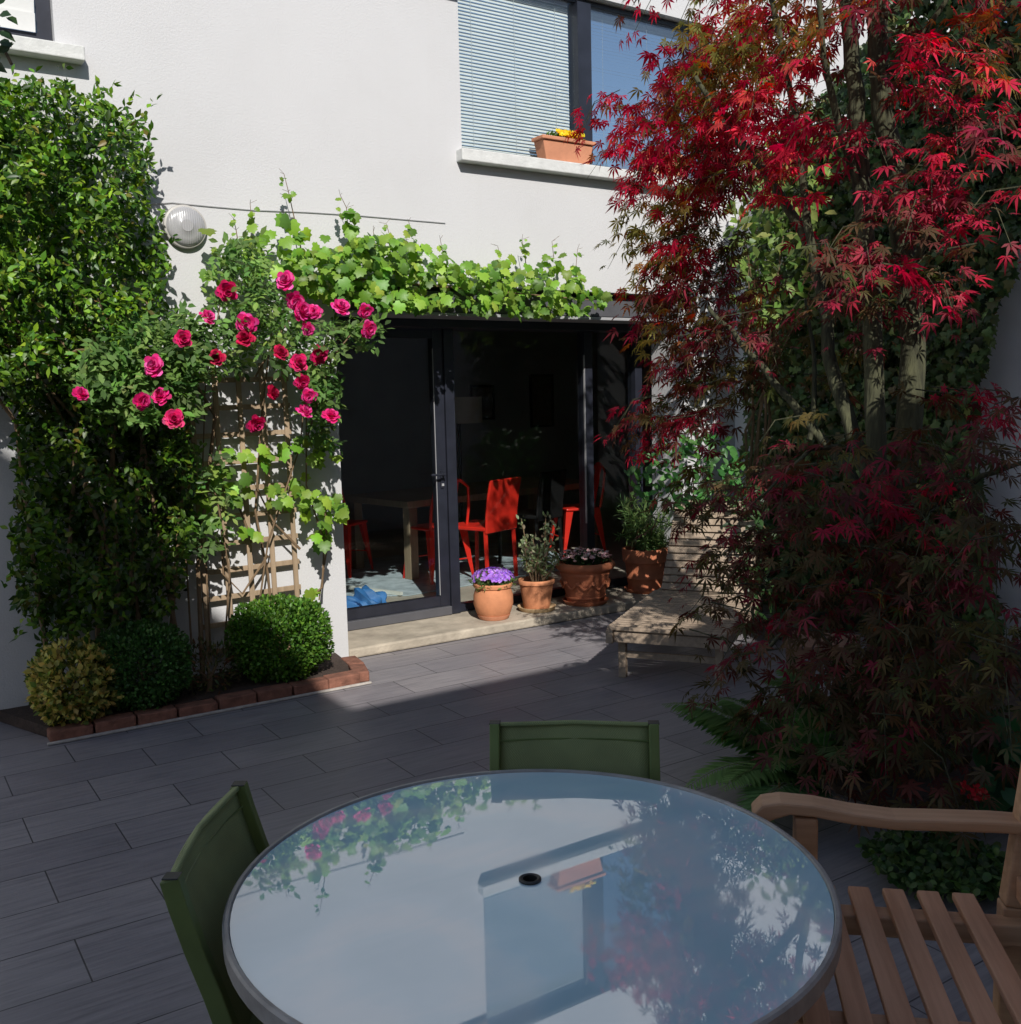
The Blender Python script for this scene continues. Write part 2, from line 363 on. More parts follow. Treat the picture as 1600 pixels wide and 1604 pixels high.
def clumpy(pos, cell=.16):
    """stable pseudo-random value per clump of space, 0..1"""
    k = np.floor(pos/cell).astype(int); h = (k[:, 0]*73856093 ^ k[:, 1]*19349663 ^ k[:, 2]*83492791) & 0xffff; return h/65535.0

# ================================================================== SETTING
WY = 5.53                                                        # plane of the house front
tag(MB().box(-150, 150, -150, 150, -.3, -.06).build('ground', 'earth'), kind='structure')
tag(MB().box(-3.0, 5.7, -2.0, WY-.0, -.05, 0).build('patio_floor', 'patio_tiles'), kind='structure')
m = MB(); m.prism([(.67, 5.075), (2.22, 5.075), (2.30, 5.30), (2.33, WY-.002), (.50, WY-.002)], 2, .004, .058)
tag(m.build('soil', 'soil'), kind='structure')
m = MB(); m.prism([(3.08, 2.45), (3.12, 2.05), (3.5, 1.75), (5.698, 1.4), (5.698, 4.0), (4.5, 3.45), (3.4, 2.95)], 2, .003, .035)
tag(m.build('planting_soil', 'soil'), kind='structure')
e = thing('brick_edging', 'low red brick edging along the front of the planting bed', 'edging', (0, 0, 0))
m = MB(); x = .66
while x < 2.05:
    w = .196+random.uniform(-.01, .01); h = .062+random.uniform(-.006, .008); dy = random.uniform(-.006, .006)
    m.box(x, x+w, 4.985+dy, 5.075+dy, .003, h); x += w+.009
m.box(2.06, 2.245, 4.99, 5.085, .003, .066)
for p, q in (((2.262, 5.015), (2.315, 5.19)), ((2.32, 5.20), (2.345, 5.38))):
    m.bar((p[0], p[1], .034), (q[0], q[1], .034), .09, .062)
m.build('bricks', 'brick_red', e, .008)
MB().box(.645, 2.30, 4.962, 4.984, .002, .014).build('mortar_strip', 'mortar_strip', e, .004)

# ------------------------------------------------------------------ the house
house = thing('house', 'white rendered house front with a dark glazed patio door and two upstairs windows', 'house', (0, WY, 0))
DX0, DX1, DZ1 = 2.417, 5.16, 2.268
holes = [(DX0, DX1, -.5, DZ1), (3.32, 5.50, 3.095, 4.20), (-.35, 1.0, 3.335, 4.5)]
xs = sorted({-6.0, 9.0, *[h[0] for h in holes], *[h[1] for h in holes]}); zs = sorted({-.3, 5.2, *[h[2] for h in holes if h[2] > 0], *[h[3] for h in holes]})
m = MB()
def solid(a, b, c, d):
    for h in holes:
        if h[0]-1e-6 <= a and b <= h[1]+1e-6 and h[2]-1e-6 <= c and d <= h[3]+1e-6: return False
    return a >= -6-1e-6 and b <= 9+1e-6 and c >= -.3-1e-6 and d <= 5.2+1e-6
TH = .34
for i in range(len(xs)-1):
    for k in range(len(zs)-1):
        a, b, c, d = xs[i], xs[i+1], zs[k], zs[k+1]
        if not solid(a, b, c, d): continue
        bm = m.bm
        def q(*p): bm.faces.new([bm.verts.new(v) for v in p])
        q((a, 0, c), (b, 0, c), (b, 0, d), (a, 0, d)); q((b, TH, c), (a, TH, c), (a, TH, d), (b, TH, d))
        if i == 0 or not solid(xs[i-1], a, c, d): q((a, TH, c), (a, 0, c), (a, 0, d), (a, TH, d))
        if i == len(xs)-2 or not solid(b, xs[i+2], c, d): q((b, 0, c), (b, TH, c), (b, TH, d), (b, 0, d))
        if k == 0 or not solid(a, b, zs[k-1], c): q((a, TH, c), (b, TH, c), (b, 0, c), (a, 0, c))
        if k == len(zs)-2 or not solid(a, b, d, zs[k+2]): q((a, 0, d), (b, 0, d), (b, TH, d), (a, TH, d))
bmesh.ops.remove_doubles(m.bm, verts=m.bm.verts, dist=1e-5)
obj('wall', m.mesh('wall', recalc=False), 'white_render', house)
MB().box(-.6, 3.31, -.035, -.003, 3.995, 4.06).build('fascia', 'timber_dark', house, .004)
# upstairs window
def blind(name, x0, x1, z0, z1, y, tilt, parent, pitch=.0215):
    m = MB(); z = z0; c, s_ = math.cos(tilt)*.0125, math.sin(tilt)*.0125
    while z < z1:
        t = .0006; j = random.uniform(-.0008, .0008)
        v = [m.bm.verts.new(p) for p in ((x0, y-c, z-s_+j), (x1, y-c, z-s_+j), (x1, y+c, z+s_), (x0, y+c, z+s_))]; m.bm.faces.new(v); z += pitch
    for xx in (x0+.13*(x1-x0), x0+.5*(x1-x0), x0+.87*(x1-x0)): m.tube([(xx, y-.014, z0), (xx, y-.014, z1)], .0012, 5)
    m.box(x0, x1, y-.012, y+.012, z0-.02, z0-.008)
    return m.build(name, 'blind_white', parent)
w = obj('window', MB().box(3.322, 3.34, .06, .14, 3.13, 4.19).box(3.34, 5.48, .06, .14, 3.10, 3.13).box(3.34, 5.48, .06, .14, 4.165, 4.19).box(5.48, 5.498, .06, .14, 3.13, 4.19).box(4.262, 4.375, .03, .14, 3.13, 4.165).mesh('window'), 'dark_metal', house)
MB().box(3.341, 4.261, .075, .081, 3.131, 4.164).build('pane', 'window_glass', w)
MB().box(4.376, 5.479, .085, .091, 3.131, 4.164).build('pane', 'sky_glass', w)
blind('blind', 3.36, 4.245, 3.15, 4.16, .118, 1.05, w); blind('blind', 4.39, 5.47, 3.15, 4.16, .118, .35, w)
MB().box(3.278, 5.56, -.075, .058, 3.018, 3.092).build('sill', 'sill_stone', w, .006)
w2 = obj('window', MB().box(.93, .998, .05, .14, 3.36, 4.49).box(-.348, .93, .05, .14, 3.34, 3.40).box(-.348, .93, .05, .14, 4.43, 4.49).mesh('window'), 'dark_metal', house)
MB().box(-.347, .929, .075, .081, 3.401, 4.43).build('pane', 'window_glass', w2)
m = MB()
for k in range(14): m.bar((-.34, .03, 3.44+k*.075), (.92, .03, 3.44+k*.075), .012, .085, (0, -.25, 1))
m.build('shutter', 'wall_white_paint', w2)
MB().box(-.42, 1.12, -.085, .048, 3.262, 3.332).build('sill', 'sill_stone', w2, .006)
# recessed housing over the door, doors, step
GY = .47
MB().box(DX0+.003, DX1-.003, .06, .30, 2.105, 2.235).build('shutter_box', 'box_metal', house, .006)
MB().box(DX0+.003, DX1-.003, .055, .30, 2.082, 2.102).build('drip_ledge', 'grey_ledge', house, .003)
MB().box(DX0+.003, DX1-.003, .31, GY+.06, 2.03, 2.26).build('head_frame', 'dark_metal', house, .004)
door = obj('patio_door', MB().box(2.40, 2.47, GY, GY+.06, .13, 2.03).box(3.325, 3.40, GY-.004, GY+.06, .13, 2.03).box(2.47, 3.325, GY, GY+.06, .13, .20).box(2.47, 3.325, GY, GY+.06, 1.97, 2.03).mesh('patio_door'), 'dark_metal', house)
MB().box(2.471, 3.324, GY+.026, GY+.034, .201, 1.969).build('pane', 'door_glass', door)
m = MB(); m.box(3.352, 3.376, GY-.012, GY-.005, .955, 1.075); m.tube([(3.364, GY-.012, 1.05), (3.364, GY-.055, 1.05), (3.30, GY-.058, 1.05), (3.255, GY-.055, 1.05)], .008, 8)
m.build('handle', 'dark_metal', door, 0, True)
MB().box(3.356, 3.372, GY-.02, GY-.013, .968, .985).build('lock', 'grey_ledge', door)
fr = obj('window_frame', MB().box(3.403, 3.475, GY-.02, GY+.07, .07, 2.03).box(4.60, 4.672, GY-.02, GY+.07, .07, 2.03).box(5.09, 5.157, GY-.02, GY+.07, .07, 2.03).box(3.475, 4.60, GY, GY+.06, .07, .125).box(4.672, 5.09, GY, GY+.06, .07, .125).mesh('window_frame'), 'dark_metal', house)
MB().box(3.476, 4.599, GY+.026, GY+.034, .126, 2.03).build('pane', 'door_glass', fr)
MB().box(4.673, 5.089, GY+.026, GY+.034, .126, 2.03).build('pane', 'door_glass', fr)
MB().box(4.597, 4.6, GY-.023, GY-.005, .6, 1.86).build('seal', 'grey_ledge', fr); MB().box(3.32, 3.3235, GY-.008, GY, .21, 1.9).build('seal', 'grey_ledge', door)
MB().box(2.40, 3.40, GY-.03, GY+.07, .067, .127).build('threshold', 'box_metal', house, .004)
m = MB(); m.box(DX0-.0, DX1+.25, -.008, GY+.08, .002, .064)
m.build('doorstep', 'concrete', house, .012)

# ------------------------------------------------------------------ the room behind the glass
tag(MB().box(1.2, 8.2, WY+GY+.09, 10.4, -.05, .075).build('interior_floor', 'room_floor'), kind='structure')
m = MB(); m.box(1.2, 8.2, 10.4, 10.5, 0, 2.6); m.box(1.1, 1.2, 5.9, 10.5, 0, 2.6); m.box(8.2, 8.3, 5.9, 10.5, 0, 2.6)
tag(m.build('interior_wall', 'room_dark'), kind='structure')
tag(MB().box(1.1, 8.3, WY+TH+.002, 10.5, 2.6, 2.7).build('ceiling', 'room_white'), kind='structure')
m = MB(); m.prism([(2.95, 7.05), (3.45, 6.72), (5.6, 6.95), (5.5, 8.6), (2.9, 8.5)], 2, .077, .085)
tag(m.build('rug', 'rug_blue'), 'pale blue grey rug on the floor under the dining table', 'rug')
tag(MB().bar((3.0, 7.75, .098), (3.40, 6.74, .098), .03, .024).build('wooden_batten', 'blind_white'), 'pale thin batten lying on the rug behind the glass door', 'batten')
m = MB(); bmesh.ops.create_icosphere(m.bm, subdivisions=4, radius=1)
for v in m.bm.verts:
    n = .78+.22*math.sin(5*v.co.x+2*v.co.y)*math.cos(4*v.co.y-3*v.co.z)+.1*math.sin(11*v.co.x+7*v.co.z)
    v.co = Vector((v.co.x*.20*n, v.co.y*.15*n, max(0, (v.co.z+.25))*.13*n))
o = m.build('cloth_bag', 'bag_blue', None, 0, True); o.location = (3.02, 6.55, .076); tag(o, 'crumpled blue cloth bag on the floor just inside the glass door', 'bag')
# dining table
TA = math.atan2(.84, 2.07)
TA2 = .16; t = thing('dining_table', 'long oak dining table inside the room behind the glass', 'table', (3.76, 7.27, .085), TA2)
MB().box(-.04, 2.30, -.04, .92, .60, .655).build('tabletop', 'oak', t, .004)
for lx, ly in ((0, 0), (2.18, 0), (0, .8), (2.18, .8)): MB().box(lx, lx+.085, ly, ly+.085, 0, .599).build('leg', 'oak', t, .003)
# red metal chairs
def cafe_chair(label, loc, rz):
    t = thing('metal_chair', label, 'chair', loc, rz, 'red metal chairs round the dining table')
    m = MB(); m.prism([(-.18, -.17), (.18, -.17), (.20, .17), (-.20, .17)], 2, .42, .445); m.build('seat', 'chair_red', t, .01)
    for sx, sy in ((-1, -1), (1, -1), (1, 1), (-1, 1)):
        m = MB(); x0, y0 = sx*.165, sy*.15; x1, y1 = sx*.215, sy*.215
        a = [(x0-sx*.05, y0), (x0+sx*.015, y0+sy*.015)]
        # a folded sheet leg: wide at the seat, narrow at the foot
        top = [(x0-.055*sx, y0+.012*sy), (x0+.018*sx, y0+.018*sy), (x0+.012*sx, y0-.055*sy)]
        bot = [(x1-.018*sx, y1), (x1, y1), (x1, y1-.018*sy)]
        A = [m.bm.verts.new((p[0], p[1], .425)) for p in top]; B = [m.bm.verts.new((p[0], p[1], 0)) for p in bot]
        m.bm.faces.new((A[0], A[1], B[1], B[0])); m.bm.faces.new((A[1], A[2], B[2], B[1]))
        o = m.build('leg', 'chair_red', t); s = o.modifiers.new('thick', 'SOLIDIFY'); s.thickness = .008
    pts = [(-.18, -.17, .44), (-.185, -.20, .60), (-.165, -.225, .76)]+[(-.165+.33*k/8, -.235, .76+.08*math.sin(PI*k/8)) for k in range(1, 8)]+[(.165, -.225, .76), (.185, -.20, .60), (.18, -.17, .44)]
    MB().tube(pts, .012, 8).build('back_hoop', 'chair_red', t, 0, True)
    m = MB(); m.prism([(-.045, .44), (.045, .44), (.07, .835), (-.07, .835)], 1, -.004, .004); o = m.build('back_splat', 'chair_red', t)
    o.location = (0, -.16, 0); o.rotation_euler = (math.atan2(.07, .39), 0, 0)
    o.data.transform(Matrix.Translation((0, 0, -.44))); o.location = (0, -.165, .44)
    for q_ in (.19, -.19): MB().tube([(-.19, q_, .17), (.19, q_, .17)], .006, 6).build('stretcher', 'chair_red', t)
    return t
cafe_chair('red metal cafe chair with hoop back half behind the dark door post', (3.98, 7.20, .085), TA-.3)
cafe_chair('red metal cafe chair with hoop back at the far right end of the dining table', (5.66, 7.52, .085), TA+.9)
cafe_chair('dim red metal chair at the dark left end of the dining table', (3.45, 8.0, .085), TA-1.3)
def plain_chair(label, loc, rz, mat, group):
    t = thing('dining_chair', label, 'chair', loc, rz, group)
    m = MB(); m.box(-.21, .21, -.20, .22, .42, .45); m.build('seat', mat, t, .008)
    m = MB(); pts = [(0, -.205, .40), (0, -.215, .55), (0, -.235, .69), (0, -.265, .83)]; m.strip(pts, .42, .022, (1, 0, 0)); m.build('backrest', mat, t, .008)
    for sx, sy in ((-1, -1), (1, -1), (1, 1), (-1, 1)): MB().bar((sx*.19, sy*.19, .42), (sx*.195, sy*.205, 0), .026, .026, (0, 1, 0)).build('leg', mat, t, .003)
    return t
plain_chair('red dining chair with a solid square back behind the middle pane', (4.27, 6.98, .085), TA-.02, 'chair_red', None)
plain_chair('black dining chair in the shade beside the square backed red chair', (5.02, 7.36, .085), TA, 'chair_black', None)
# lamp and pictures
t = thing('floor_lamp', 'floor lamp with a pale drum shade standing in the dark room', 'lamp', (5.13, 8.75, .076))
MB().lathe([(0, 0), (.15, 0), (.15, .02), (.02, .035), (.014, .05), (.014, 1.30), (0, 1.30)], 24).build('stand', 'frame_black', t, 0, True)
MB().lathe([(.235, 1.24), (.235, 1.50), (.23, 1.50), (.23, 1.24), (.235, 1.24)], 40).build('lamp_shade', 'lamp_fabric', t, 0, True)
for lab, x, zz, wd, ht in (('tall black picture frame on the far wall seen beside the right glass post', 7.30, 1.18, .36, .66), ('smaller dark picture frame on the far wall to the right of the lamp shade', 6.42, 1.30, .34, .42)):
    t = thing('picture_frame', lab, 'picture', (x, 10.397, zz)); f_ = .028
    MB().box(-wd/2, wd/2, -.025, 0, 0, f_).box(-wd/2, wd/2, -.025, 0, ht-f_, ht).box(-wd/2, -wd/2+f_, -.025, 0, f_, ht-f_).box(wd/2-f_, wd/2, -.025, 0, f_, ht-f_).build('frame', 'frame_black', t)
    MB().box(-wd/2+f_, wd/2-f_, -.012, -.004, f_, ht-f_).build('picture', 'art_paper', t)

# ------------------------------------------------------------------ garden wall and the added, unseen shade-casting house
m = MB(); m.prism([(-6, -.05), (WY-.003, -.05), (WY-.003, 3.25), (-6, 3.25)], 0, 5.7, 5.95)
tag(m.build('garden_wall', 'wall_paint'), 'white rendered garden wall on the right, mostly covered by ivy', 'wall')
prof = [(-9, 0), (-9, 3.6), (-2.65, 3.6), (-2.6, 7.95), (-1.36, 6.9), (-1.31, 6.75), (-.95, 6.42), (-.62, 5.95), (-.42, 5.41), (1.1, 5.41), (1.14, 5.12), (2.35, 5.2), (2.55, 7.0), (3.1, 8.3), (3.7, 8.2), (7.2, 4.5), (16, 4.5), (16, 0)]
m = MB(); m.prism(prof, 1, -2.8, -2.0)  # thin unseen block added behind the camera, outlined to throw the yard's shadows
tag(m.build('shade_casting_house', 'shade_house_wall'), 'unseen pale house added behind the garden, its stepped roof line shaped to cast shade', 'house')

# ------------------------------------------------------------------ wall lamp and cable
t = thing('wall_lamp', 'round glass bulkhead lamp on the white house wall', 'lamp', (1.577, WY-.001, 2.505))
o = MB().lathe([(0, 0), (.112, 0), (.115, .012), (.112, .03), (.10, .036), (.09, .036)], 40).build('lamp_base', 'lamp_base', t, 0, True); o.rotation_euler = (PI/2, 0, 0)
o = MB().lathe([(.103, .032), (.101, .040), (.092, .050), (.066, .059), (.034, .063), (.031, .066), (0, .067)], 40).build('lamp_glass', 'lamp_glass', t, 0, True); o.rotation_euler = (PI/2, 0, 0)
pts = [ony(px, py, WY-.006) for px, py in ((205, 332), (240, 319), (270, 317), (330, 323), (400, 329), (480, 332), (560, 337), (640, 344), (698, 349))]
tag(obj('cable', MB().tube(pts, .0024, 6).mesh('cable'), 'cable_grey'), 'thin grey cable running along the white wall above the vine', 'cable')

# ================================================================== PLANTS ON THE LEFT
GREEN = [((.075, .17, .014), 4), ((.125, .235, .018), 3), ((.035, .09, .012), 3), ((.20, .32, .025), 1.6), ((.17, .15, .03), .4)]
sh = thing('climbing_shrub', 'tall dense evergreen climber with glossy leaves at the left of the house wall', 'shrub', (.9, 5.3, .07))
inv = Matrix.Translation((-.9, -5.3, -.07))
def place(o, t):
    """o was built in world space: hand it to its thing without moving it"""
    o.data.transform(Matrix.Translation(-t.location)); return o
up_poly = [(-260, 150), (-40, 120), (20, 138), (60, 128), (100, 132), (140, 150), (185, 165), (215, 195), (235, 250), (232, 320), (255, 375), (262, 430), (240, 480), (215, 520), (180, 560), (-260, 620)]
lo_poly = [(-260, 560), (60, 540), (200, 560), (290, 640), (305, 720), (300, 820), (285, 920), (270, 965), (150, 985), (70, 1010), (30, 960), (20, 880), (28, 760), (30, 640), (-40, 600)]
lv = Leaves('oval')
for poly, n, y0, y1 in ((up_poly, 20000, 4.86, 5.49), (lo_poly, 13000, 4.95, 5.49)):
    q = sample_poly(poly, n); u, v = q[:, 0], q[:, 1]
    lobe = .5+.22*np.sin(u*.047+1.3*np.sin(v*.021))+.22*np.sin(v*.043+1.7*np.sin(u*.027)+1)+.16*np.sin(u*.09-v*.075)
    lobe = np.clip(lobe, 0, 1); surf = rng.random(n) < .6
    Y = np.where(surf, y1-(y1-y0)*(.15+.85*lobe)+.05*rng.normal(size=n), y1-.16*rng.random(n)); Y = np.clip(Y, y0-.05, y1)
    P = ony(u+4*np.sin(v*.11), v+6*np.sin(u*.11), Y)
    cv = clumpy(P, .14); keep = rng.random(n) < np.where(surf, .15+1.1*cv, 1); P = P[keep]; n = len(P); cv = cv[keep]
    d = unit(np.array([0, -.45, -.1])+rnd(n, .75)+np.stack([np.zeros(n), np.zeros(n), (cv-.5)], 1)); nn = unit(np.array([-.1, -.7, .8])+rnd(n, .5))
    lv.add(P, d, nn, .032+.026*rng.random(n), pick(GREEN, n, .3)*(1 if poly is up_poly else .55))  # lower leaves get darker colours that paint in the shade there
# sprigs that stick out of the outline
for px, py in ((60, 125), (92, 120), (150, 135), (178, 130), (205, 150), (228, 190), (240, 235), (244, 262), (236, 300), (258, 330), (262, 380), (268, 410), (20, 118), (262, 460), (250, 500), (28, 700), (24, 820), (18, 900), (35, 980), (300, 760), (300, 860), (245, 210), (232, 165)):
    base = ony(px-12, py+22, 5.22); tip = ony(px+random.uniform(-6, 14), py-random.uniform(0, 16), 5.22)
    for k in range(9):
        s = k/8; p = base*(1-s)+tip*s; lv.add(p[None]+rnd(1, .006), unit(tip-base+rnd(1, .12)*(1.5)), unit(np.array([0, -.6, .7])+rnd(1, .5)), .045, pick(GREEN, 1))
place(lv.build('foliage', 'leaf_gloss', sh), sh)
m = MB()
m.tube([(.72, 5.35, .075), (1.1, 5.36, .085), (1.5, 5.35, .075)], .02, 6)
for k in range(9):
    x0 = .75+.09*k; m.tube([(x0, 5.35+random.uniform(-.08, .08), .07), (x0+random.uniform(-.1, .1), 5.36, .7), (x0+random.uniform(-.25, .2), 5.33, 1.5), (x0+random.uniform(-.5, -.1), 5.35, 2.1)], [.014, .012, .01, .005], 6)
place(m.build('stem', 'stem_brown', sh), sh)
# sprig hanging in from the top left corner
t = thing('evergreen_branch', 'dark leafy branch reaching in at the top left corner of the picture', 'branch', (.15, 2.8, 2.5))
lv = Leaves('oval'); stp = [atd(-60, 40, 2.9), atd(-20, 60, 2.9), atd(8, 80, 2.9), atd(18, 100, 2.9)]
for px, py, dx, dy in ((-5, 10, 20, -20), (5, 25, 25, 2), (-5, 45, 30, 5), (0, 70, 32, 6), (-2, 85, 20, -15), (0, 95, 12, 20), (-20, 100, 10, 20), (-12, 30, 10, 30), (-25, 60, 10, 30)):
    a = atd(px, py, 2.9); b = atd(px+dx, py+dy, 2.87)
    for k in range(2): lv.add((a+rnd(1, .01)[0])[None], unit(b-a)+rnd(1, .12), unit(np.array([-.3, -.7, .4])+rnd(1, .3)), .055, pick([((.03, .06, .02), 1)], 1))
place(lv.build('leaves', 'leaf_gloss', t), t)
place(MB().tube(stp, .005, 6).build('twig', 'stem_brown', t), t)

# ------------------------------------------------------------------ rose bush
rose = thing('rose_bush', 'climbing rose bush covered with bright pink double roses against the white wall', 'rose', (1.45, 5.4, .07))
ROSEG = [((.11, .20, .05), 4), ((.15, .27, .06), 3), ((.06, .12, .03), 2), ((.22, .32, .08), 1)]
rl = Leaves('oval')
rp = [([(125, 560), (160, 520), (215, 490), (270, 480), (320, 500), (325, 420), (345, 385), (400, 375), (420, 400), (425, 450), (470, 500), (520, 500), (560, 490), (595, 520), (580, 545), (525, 560), (528, 640), (500, 660), (450, 575), (400, 565), (330, 585), (290, 660), (230, 660), (150, 640), (110, 610)], 1080, 4.92, 5.45),
      ([(130, 540), (200, 500), (310, 520), (300, 650), (220, 670), (130, 640)], 420, 4.82, 5.0), ([(285, 700), (350, 700), (360, 780), (340, 860), (290, 880), (280, 780)], 70, 5.15, 5.4), ([(480, 560), (525, 560), (520, 700), (490, 700)], 90, 5.25, 5.45)]
for poly, n, y0, y1 in rp:
    q = sample_poly(poly, n); P = ony(q[:, 0], q[:, 1], y0+(y1-y0)*rng.random(n)); keep = rng.random(n) < .25+clumpy(P, .12)*1.1; P = P[keep]; n = len(P)
    ax = unit(np.array([0, -.5, -.15])+rnd(n, .7)); nn = unit(np.array([-.1, -.7, .75])+rnd(n, .4)); sd = unit(np.cross(ax, nn)); cc = pick(ROSEG, n, .2); s0 = .036+.018*rng.random(n)
    for t_, sgn in ((0, -1), (0, 1), (.55, -1), (.55, 1), (1.1, 0)):           # five leaflets to a leaf
        rl.add(P+ax*(t_*s0*1.3)[:, None], unit(ax*(.5 if sgn else 1)+sd*sgn*.9+rnd(n, .12)), unit(nn+rnd(n, .15)), s0*(1.15 if not sgn else 1), np.clip(cc*(1+.06*rng.normal(size=(n, 1))), 0, 1))
place(rl.build('foliage', 'leaf_soft', rose), rose)
m = MB()
def canes(lst, m, Y=5.4, r=.006):
    for pts in lst: m.tube([ony(px, py, Y+dy) for px, py, dy in pts], [r*(1-.5*k/(len(pts)-1)) for k in range(len(pts))], 6)
canes([[(300, 1010, 0), (292, 880, 0), (300, 760, 0), (290, 640, -.1), (240, 560, -.2), (150, 545, -.25)], [(330, 1020, 0), (322, 860, 0), (318, 720, -.02), (322, 600, -.05), (350, 450, -.1)], [(400, 990, 0), (420, 850, 0), (470, 700, -.03), (480, 600, -.1), (475, 470, -.15)], [(352, 1010, 0), (360, 900, -.03), (340, 780, -.05), (300, 690, -.1)], [(480, 690, -.03), (520, 560, -.1), (570, 500, -.15)], [(400, 590, -.05), (440, 520, -.1), (470, 480, -.15)], [(200, 545, -.2), (120, 548, -.22), (60, 580, -.2)]], m)
place(m.build('stem', 'stem_brown', rose), rose)
def rose_mesh(seed, cols):
    r = np.random.default_rng(seed); lv = Leaves('petal'); n = 58+6*(seed % 3)
    for k in range(n):
        f = k/n; a = k*2.39996; el = (1-f)*1.15+f*-.25; rad = .008+.62*f
        out = np.array([math.cos(a), math.sin(a), 0]); base = out*rad*.55*.5+np.array([0, 0, .25*(1-f)])
        d = unit(out*math.cos(el)+np.array([0, 0, math.sin(el)])+r.normal(size=3)*.2); n_ = unit(-out*math.sin(el)*1.2+np.array([0, 0, 1])*math.cos(el))
        c = np.array(cols[k % len(cols)])*(1+.2*r.normal())*(.8+.3*f); lv.add(base[None], d, n_, .34+.24*f+.06*r.normal(), np.clip(c, 0, 1))
    o = lv.build('flower', 'petal'); me = o.data; bpy.data.objects.remove(o); return me
PINK = [rose_mesh(k, c) for k, c in enumerate([[(.78, .025, .23), (.70, .015, .17), (.84, .06, .32)], [(.82, .04, .28), (.86, .10, .40), (.72, .02, .2)], [(.50, .008, .06), (.42, .006, .05), (.58, .015, .10)], [(.74, .05, .30), (.82, .13, .42), (.68, .02, .2)], [(.66, .015, .14), (.56, .01, .10), (.74, .04, .22)]])]
ROSES = [(448, 440, 15, 1), (356, 455, 15, 2), (325, 497, 14, 1), (386, 507, 16, 1), (384, 530, 13, 2), (462, 470, 17, 1), (472, 487, 18, 1), (492, 489, 15, 1), (483, 515, 12, 1), (534, 482, 14, 1), (572, 487, 13, 1), (577, 516, 15, 1), (287, 530, 12, 2), (242, 573, 15, 1), (340, 560, 14, 2), (440, 552, 12, 2), (468, 568, 15, 0), (499, 556, 15, 0), (474, 597, 15, 0), (484, 620, 14, 1), (477, 645, 15, 1), (519, 652, 14, 0), (427, 615, 11, 2), (401, 663, 16, 0), (273, 656, 14, 0), (222, 628, 15, 0), (253, 621, 14, 0), (127, 618, 10, 0), (405, 560, 0, 0)]
for px, py, r, v in ROSES:
    if r == 0: continue
    p = ony(px, py, 4.74+.06*random.random()+(.14 if px > 300 else 0)); v = random.choice([1, 3]) if v == 1 else random.choice([0, 4]) if v == 0 else random.choice([2, 2, 4]); o = obj('flower', PINK[v], None, rose)
    s = r/262*1.25*random.uniform(.82, 1.12); o.scale = (s, s, s*.9); o.location = Vector(p)-rose.location
    d = Vector((random.uniform(-.9, .5), -1, random.uniform(-.5, 1.1))).normalized(); o.rotation_euler = d.to_track_quat('Z', 'Y').to_euler()
# ------------------------------------------------------------------ trellis
t = thing('trellis', 'square wooden lattice trellis leaning on the white wall behind the vine', 'trellis', (1.56, WY-.055, .16))
m = MB()
for k in range(5): m.box(.132*k-.014, .132*k+.014, -.012, 0, -.02, 1.62)
for k in range(11): m.box(-.03, .558, .001, .013, .03+.15*k-.014, .03+.15*k+.014)
m.build('lattice', 'trellis_wood', t, .002); t.rotation_euler = (0, -.012, 0)

# ------------------------------------------------------------------ grapevine
vine = thing('grapevine', 'bright green grapevine trained along the head of the patio door', 'vine', (2.3, 5.4, .02))
VG = [((.20, .34, .04), 4), ((.14, .27, .035), 3), ((.27, .40, .055), 2), ((.09, .19, .03), 2)]
vl = Leaves('vine')
def vleaf(P, s0, s1):
    n = len(P); vl.add(P, unit(np.array([0, -.45, -.75])+rnd(n, .45)), unit(np.array([-.15, -.85, .55])+rnd(n, .32)), s0+(s1-s0)*rng.random(n), pick(VG, n, .18))
vp = [([(430, 420), (470, 385), (520, 390), (560, 370), (620, 365), (660, 378), (700, 402), (760, 415), (810, 402), (840, 412), (880, 408), (905, 425), (925, 445), (952, 462), (945, 480), (900, 492), (830, 495), (760, 488), (700, 478), (640, 482), (590, 480), (540, 470), (470, 455)], 1250, 5.2, 5.5),
      ([(318, 430), (330, 395), (360, 368), (400, 358), (425, 372), (428, 410), (400, 440), (350, 450)], 55, 5.3, 5.48)]
for poly, n, y0, y1 in vp:
    q = sample_poly(poly, n); P = ony(q[:, 0], q[:, 1], y0+(y1-y0)*rng.random(n)); P = P[rng.random(n) < .4+.75*clumpy(P, .13)]; vleaf(P, .038, .078)
for cx, cy, rx, ry, n in ((505, 715, 24, 20, 11), (520, 800, 22, 28, 20), (490, 785, 22, 22, 14), (500, 840, 22, 14, 8), (400, 718, 26, 16, 9), (360, 712, 14, 12, 4), (440, 705, 14, 8, 3), (345, 765, 40, 32, 24), (440, 790, 16, 14, 6), (470, 762, 14, 14, 5), (430, 765, 12, 10, 4), (500, 690, 16, 8, 4), (320, 800, 25, 25, 12), (480, 935, 12, 10, 3), (465, 700, 8, 12, 3), (540, 805, 6, 8, 2), (390, 830, 14, 20, 4), (495, 930, 6, 8, 2)):
    a = rng.random(n)*2*PI; rr = np.sqrt(rng.random(n)); vleaf(ony(cx+rx*rr*np.cos(a), cy-4+ry*rr*np.sin(a), 5.28+.18*rng.random(n)), .05, .085)
m = MB()
shoots = [[(392, 318), (394, 345), (396, 400)], [(445, 272), (452, 300), (462, 345), (474, 400)], [(533, 305), (543, 325), (548, 400)], [(366, 342), (370, 360), (374, 385)], [(605, 350), (612, 372), (618, 395)], [(690, 375), (694, 395)], [(818, 375), (822, 395), (824, 412)], [(865, 378), (868, 405)], [(905, 390), (902, 425)], [(640, 345), (646, 370)], [(585, 362), (588, 385)], [(780, 385), (784, 405)]]
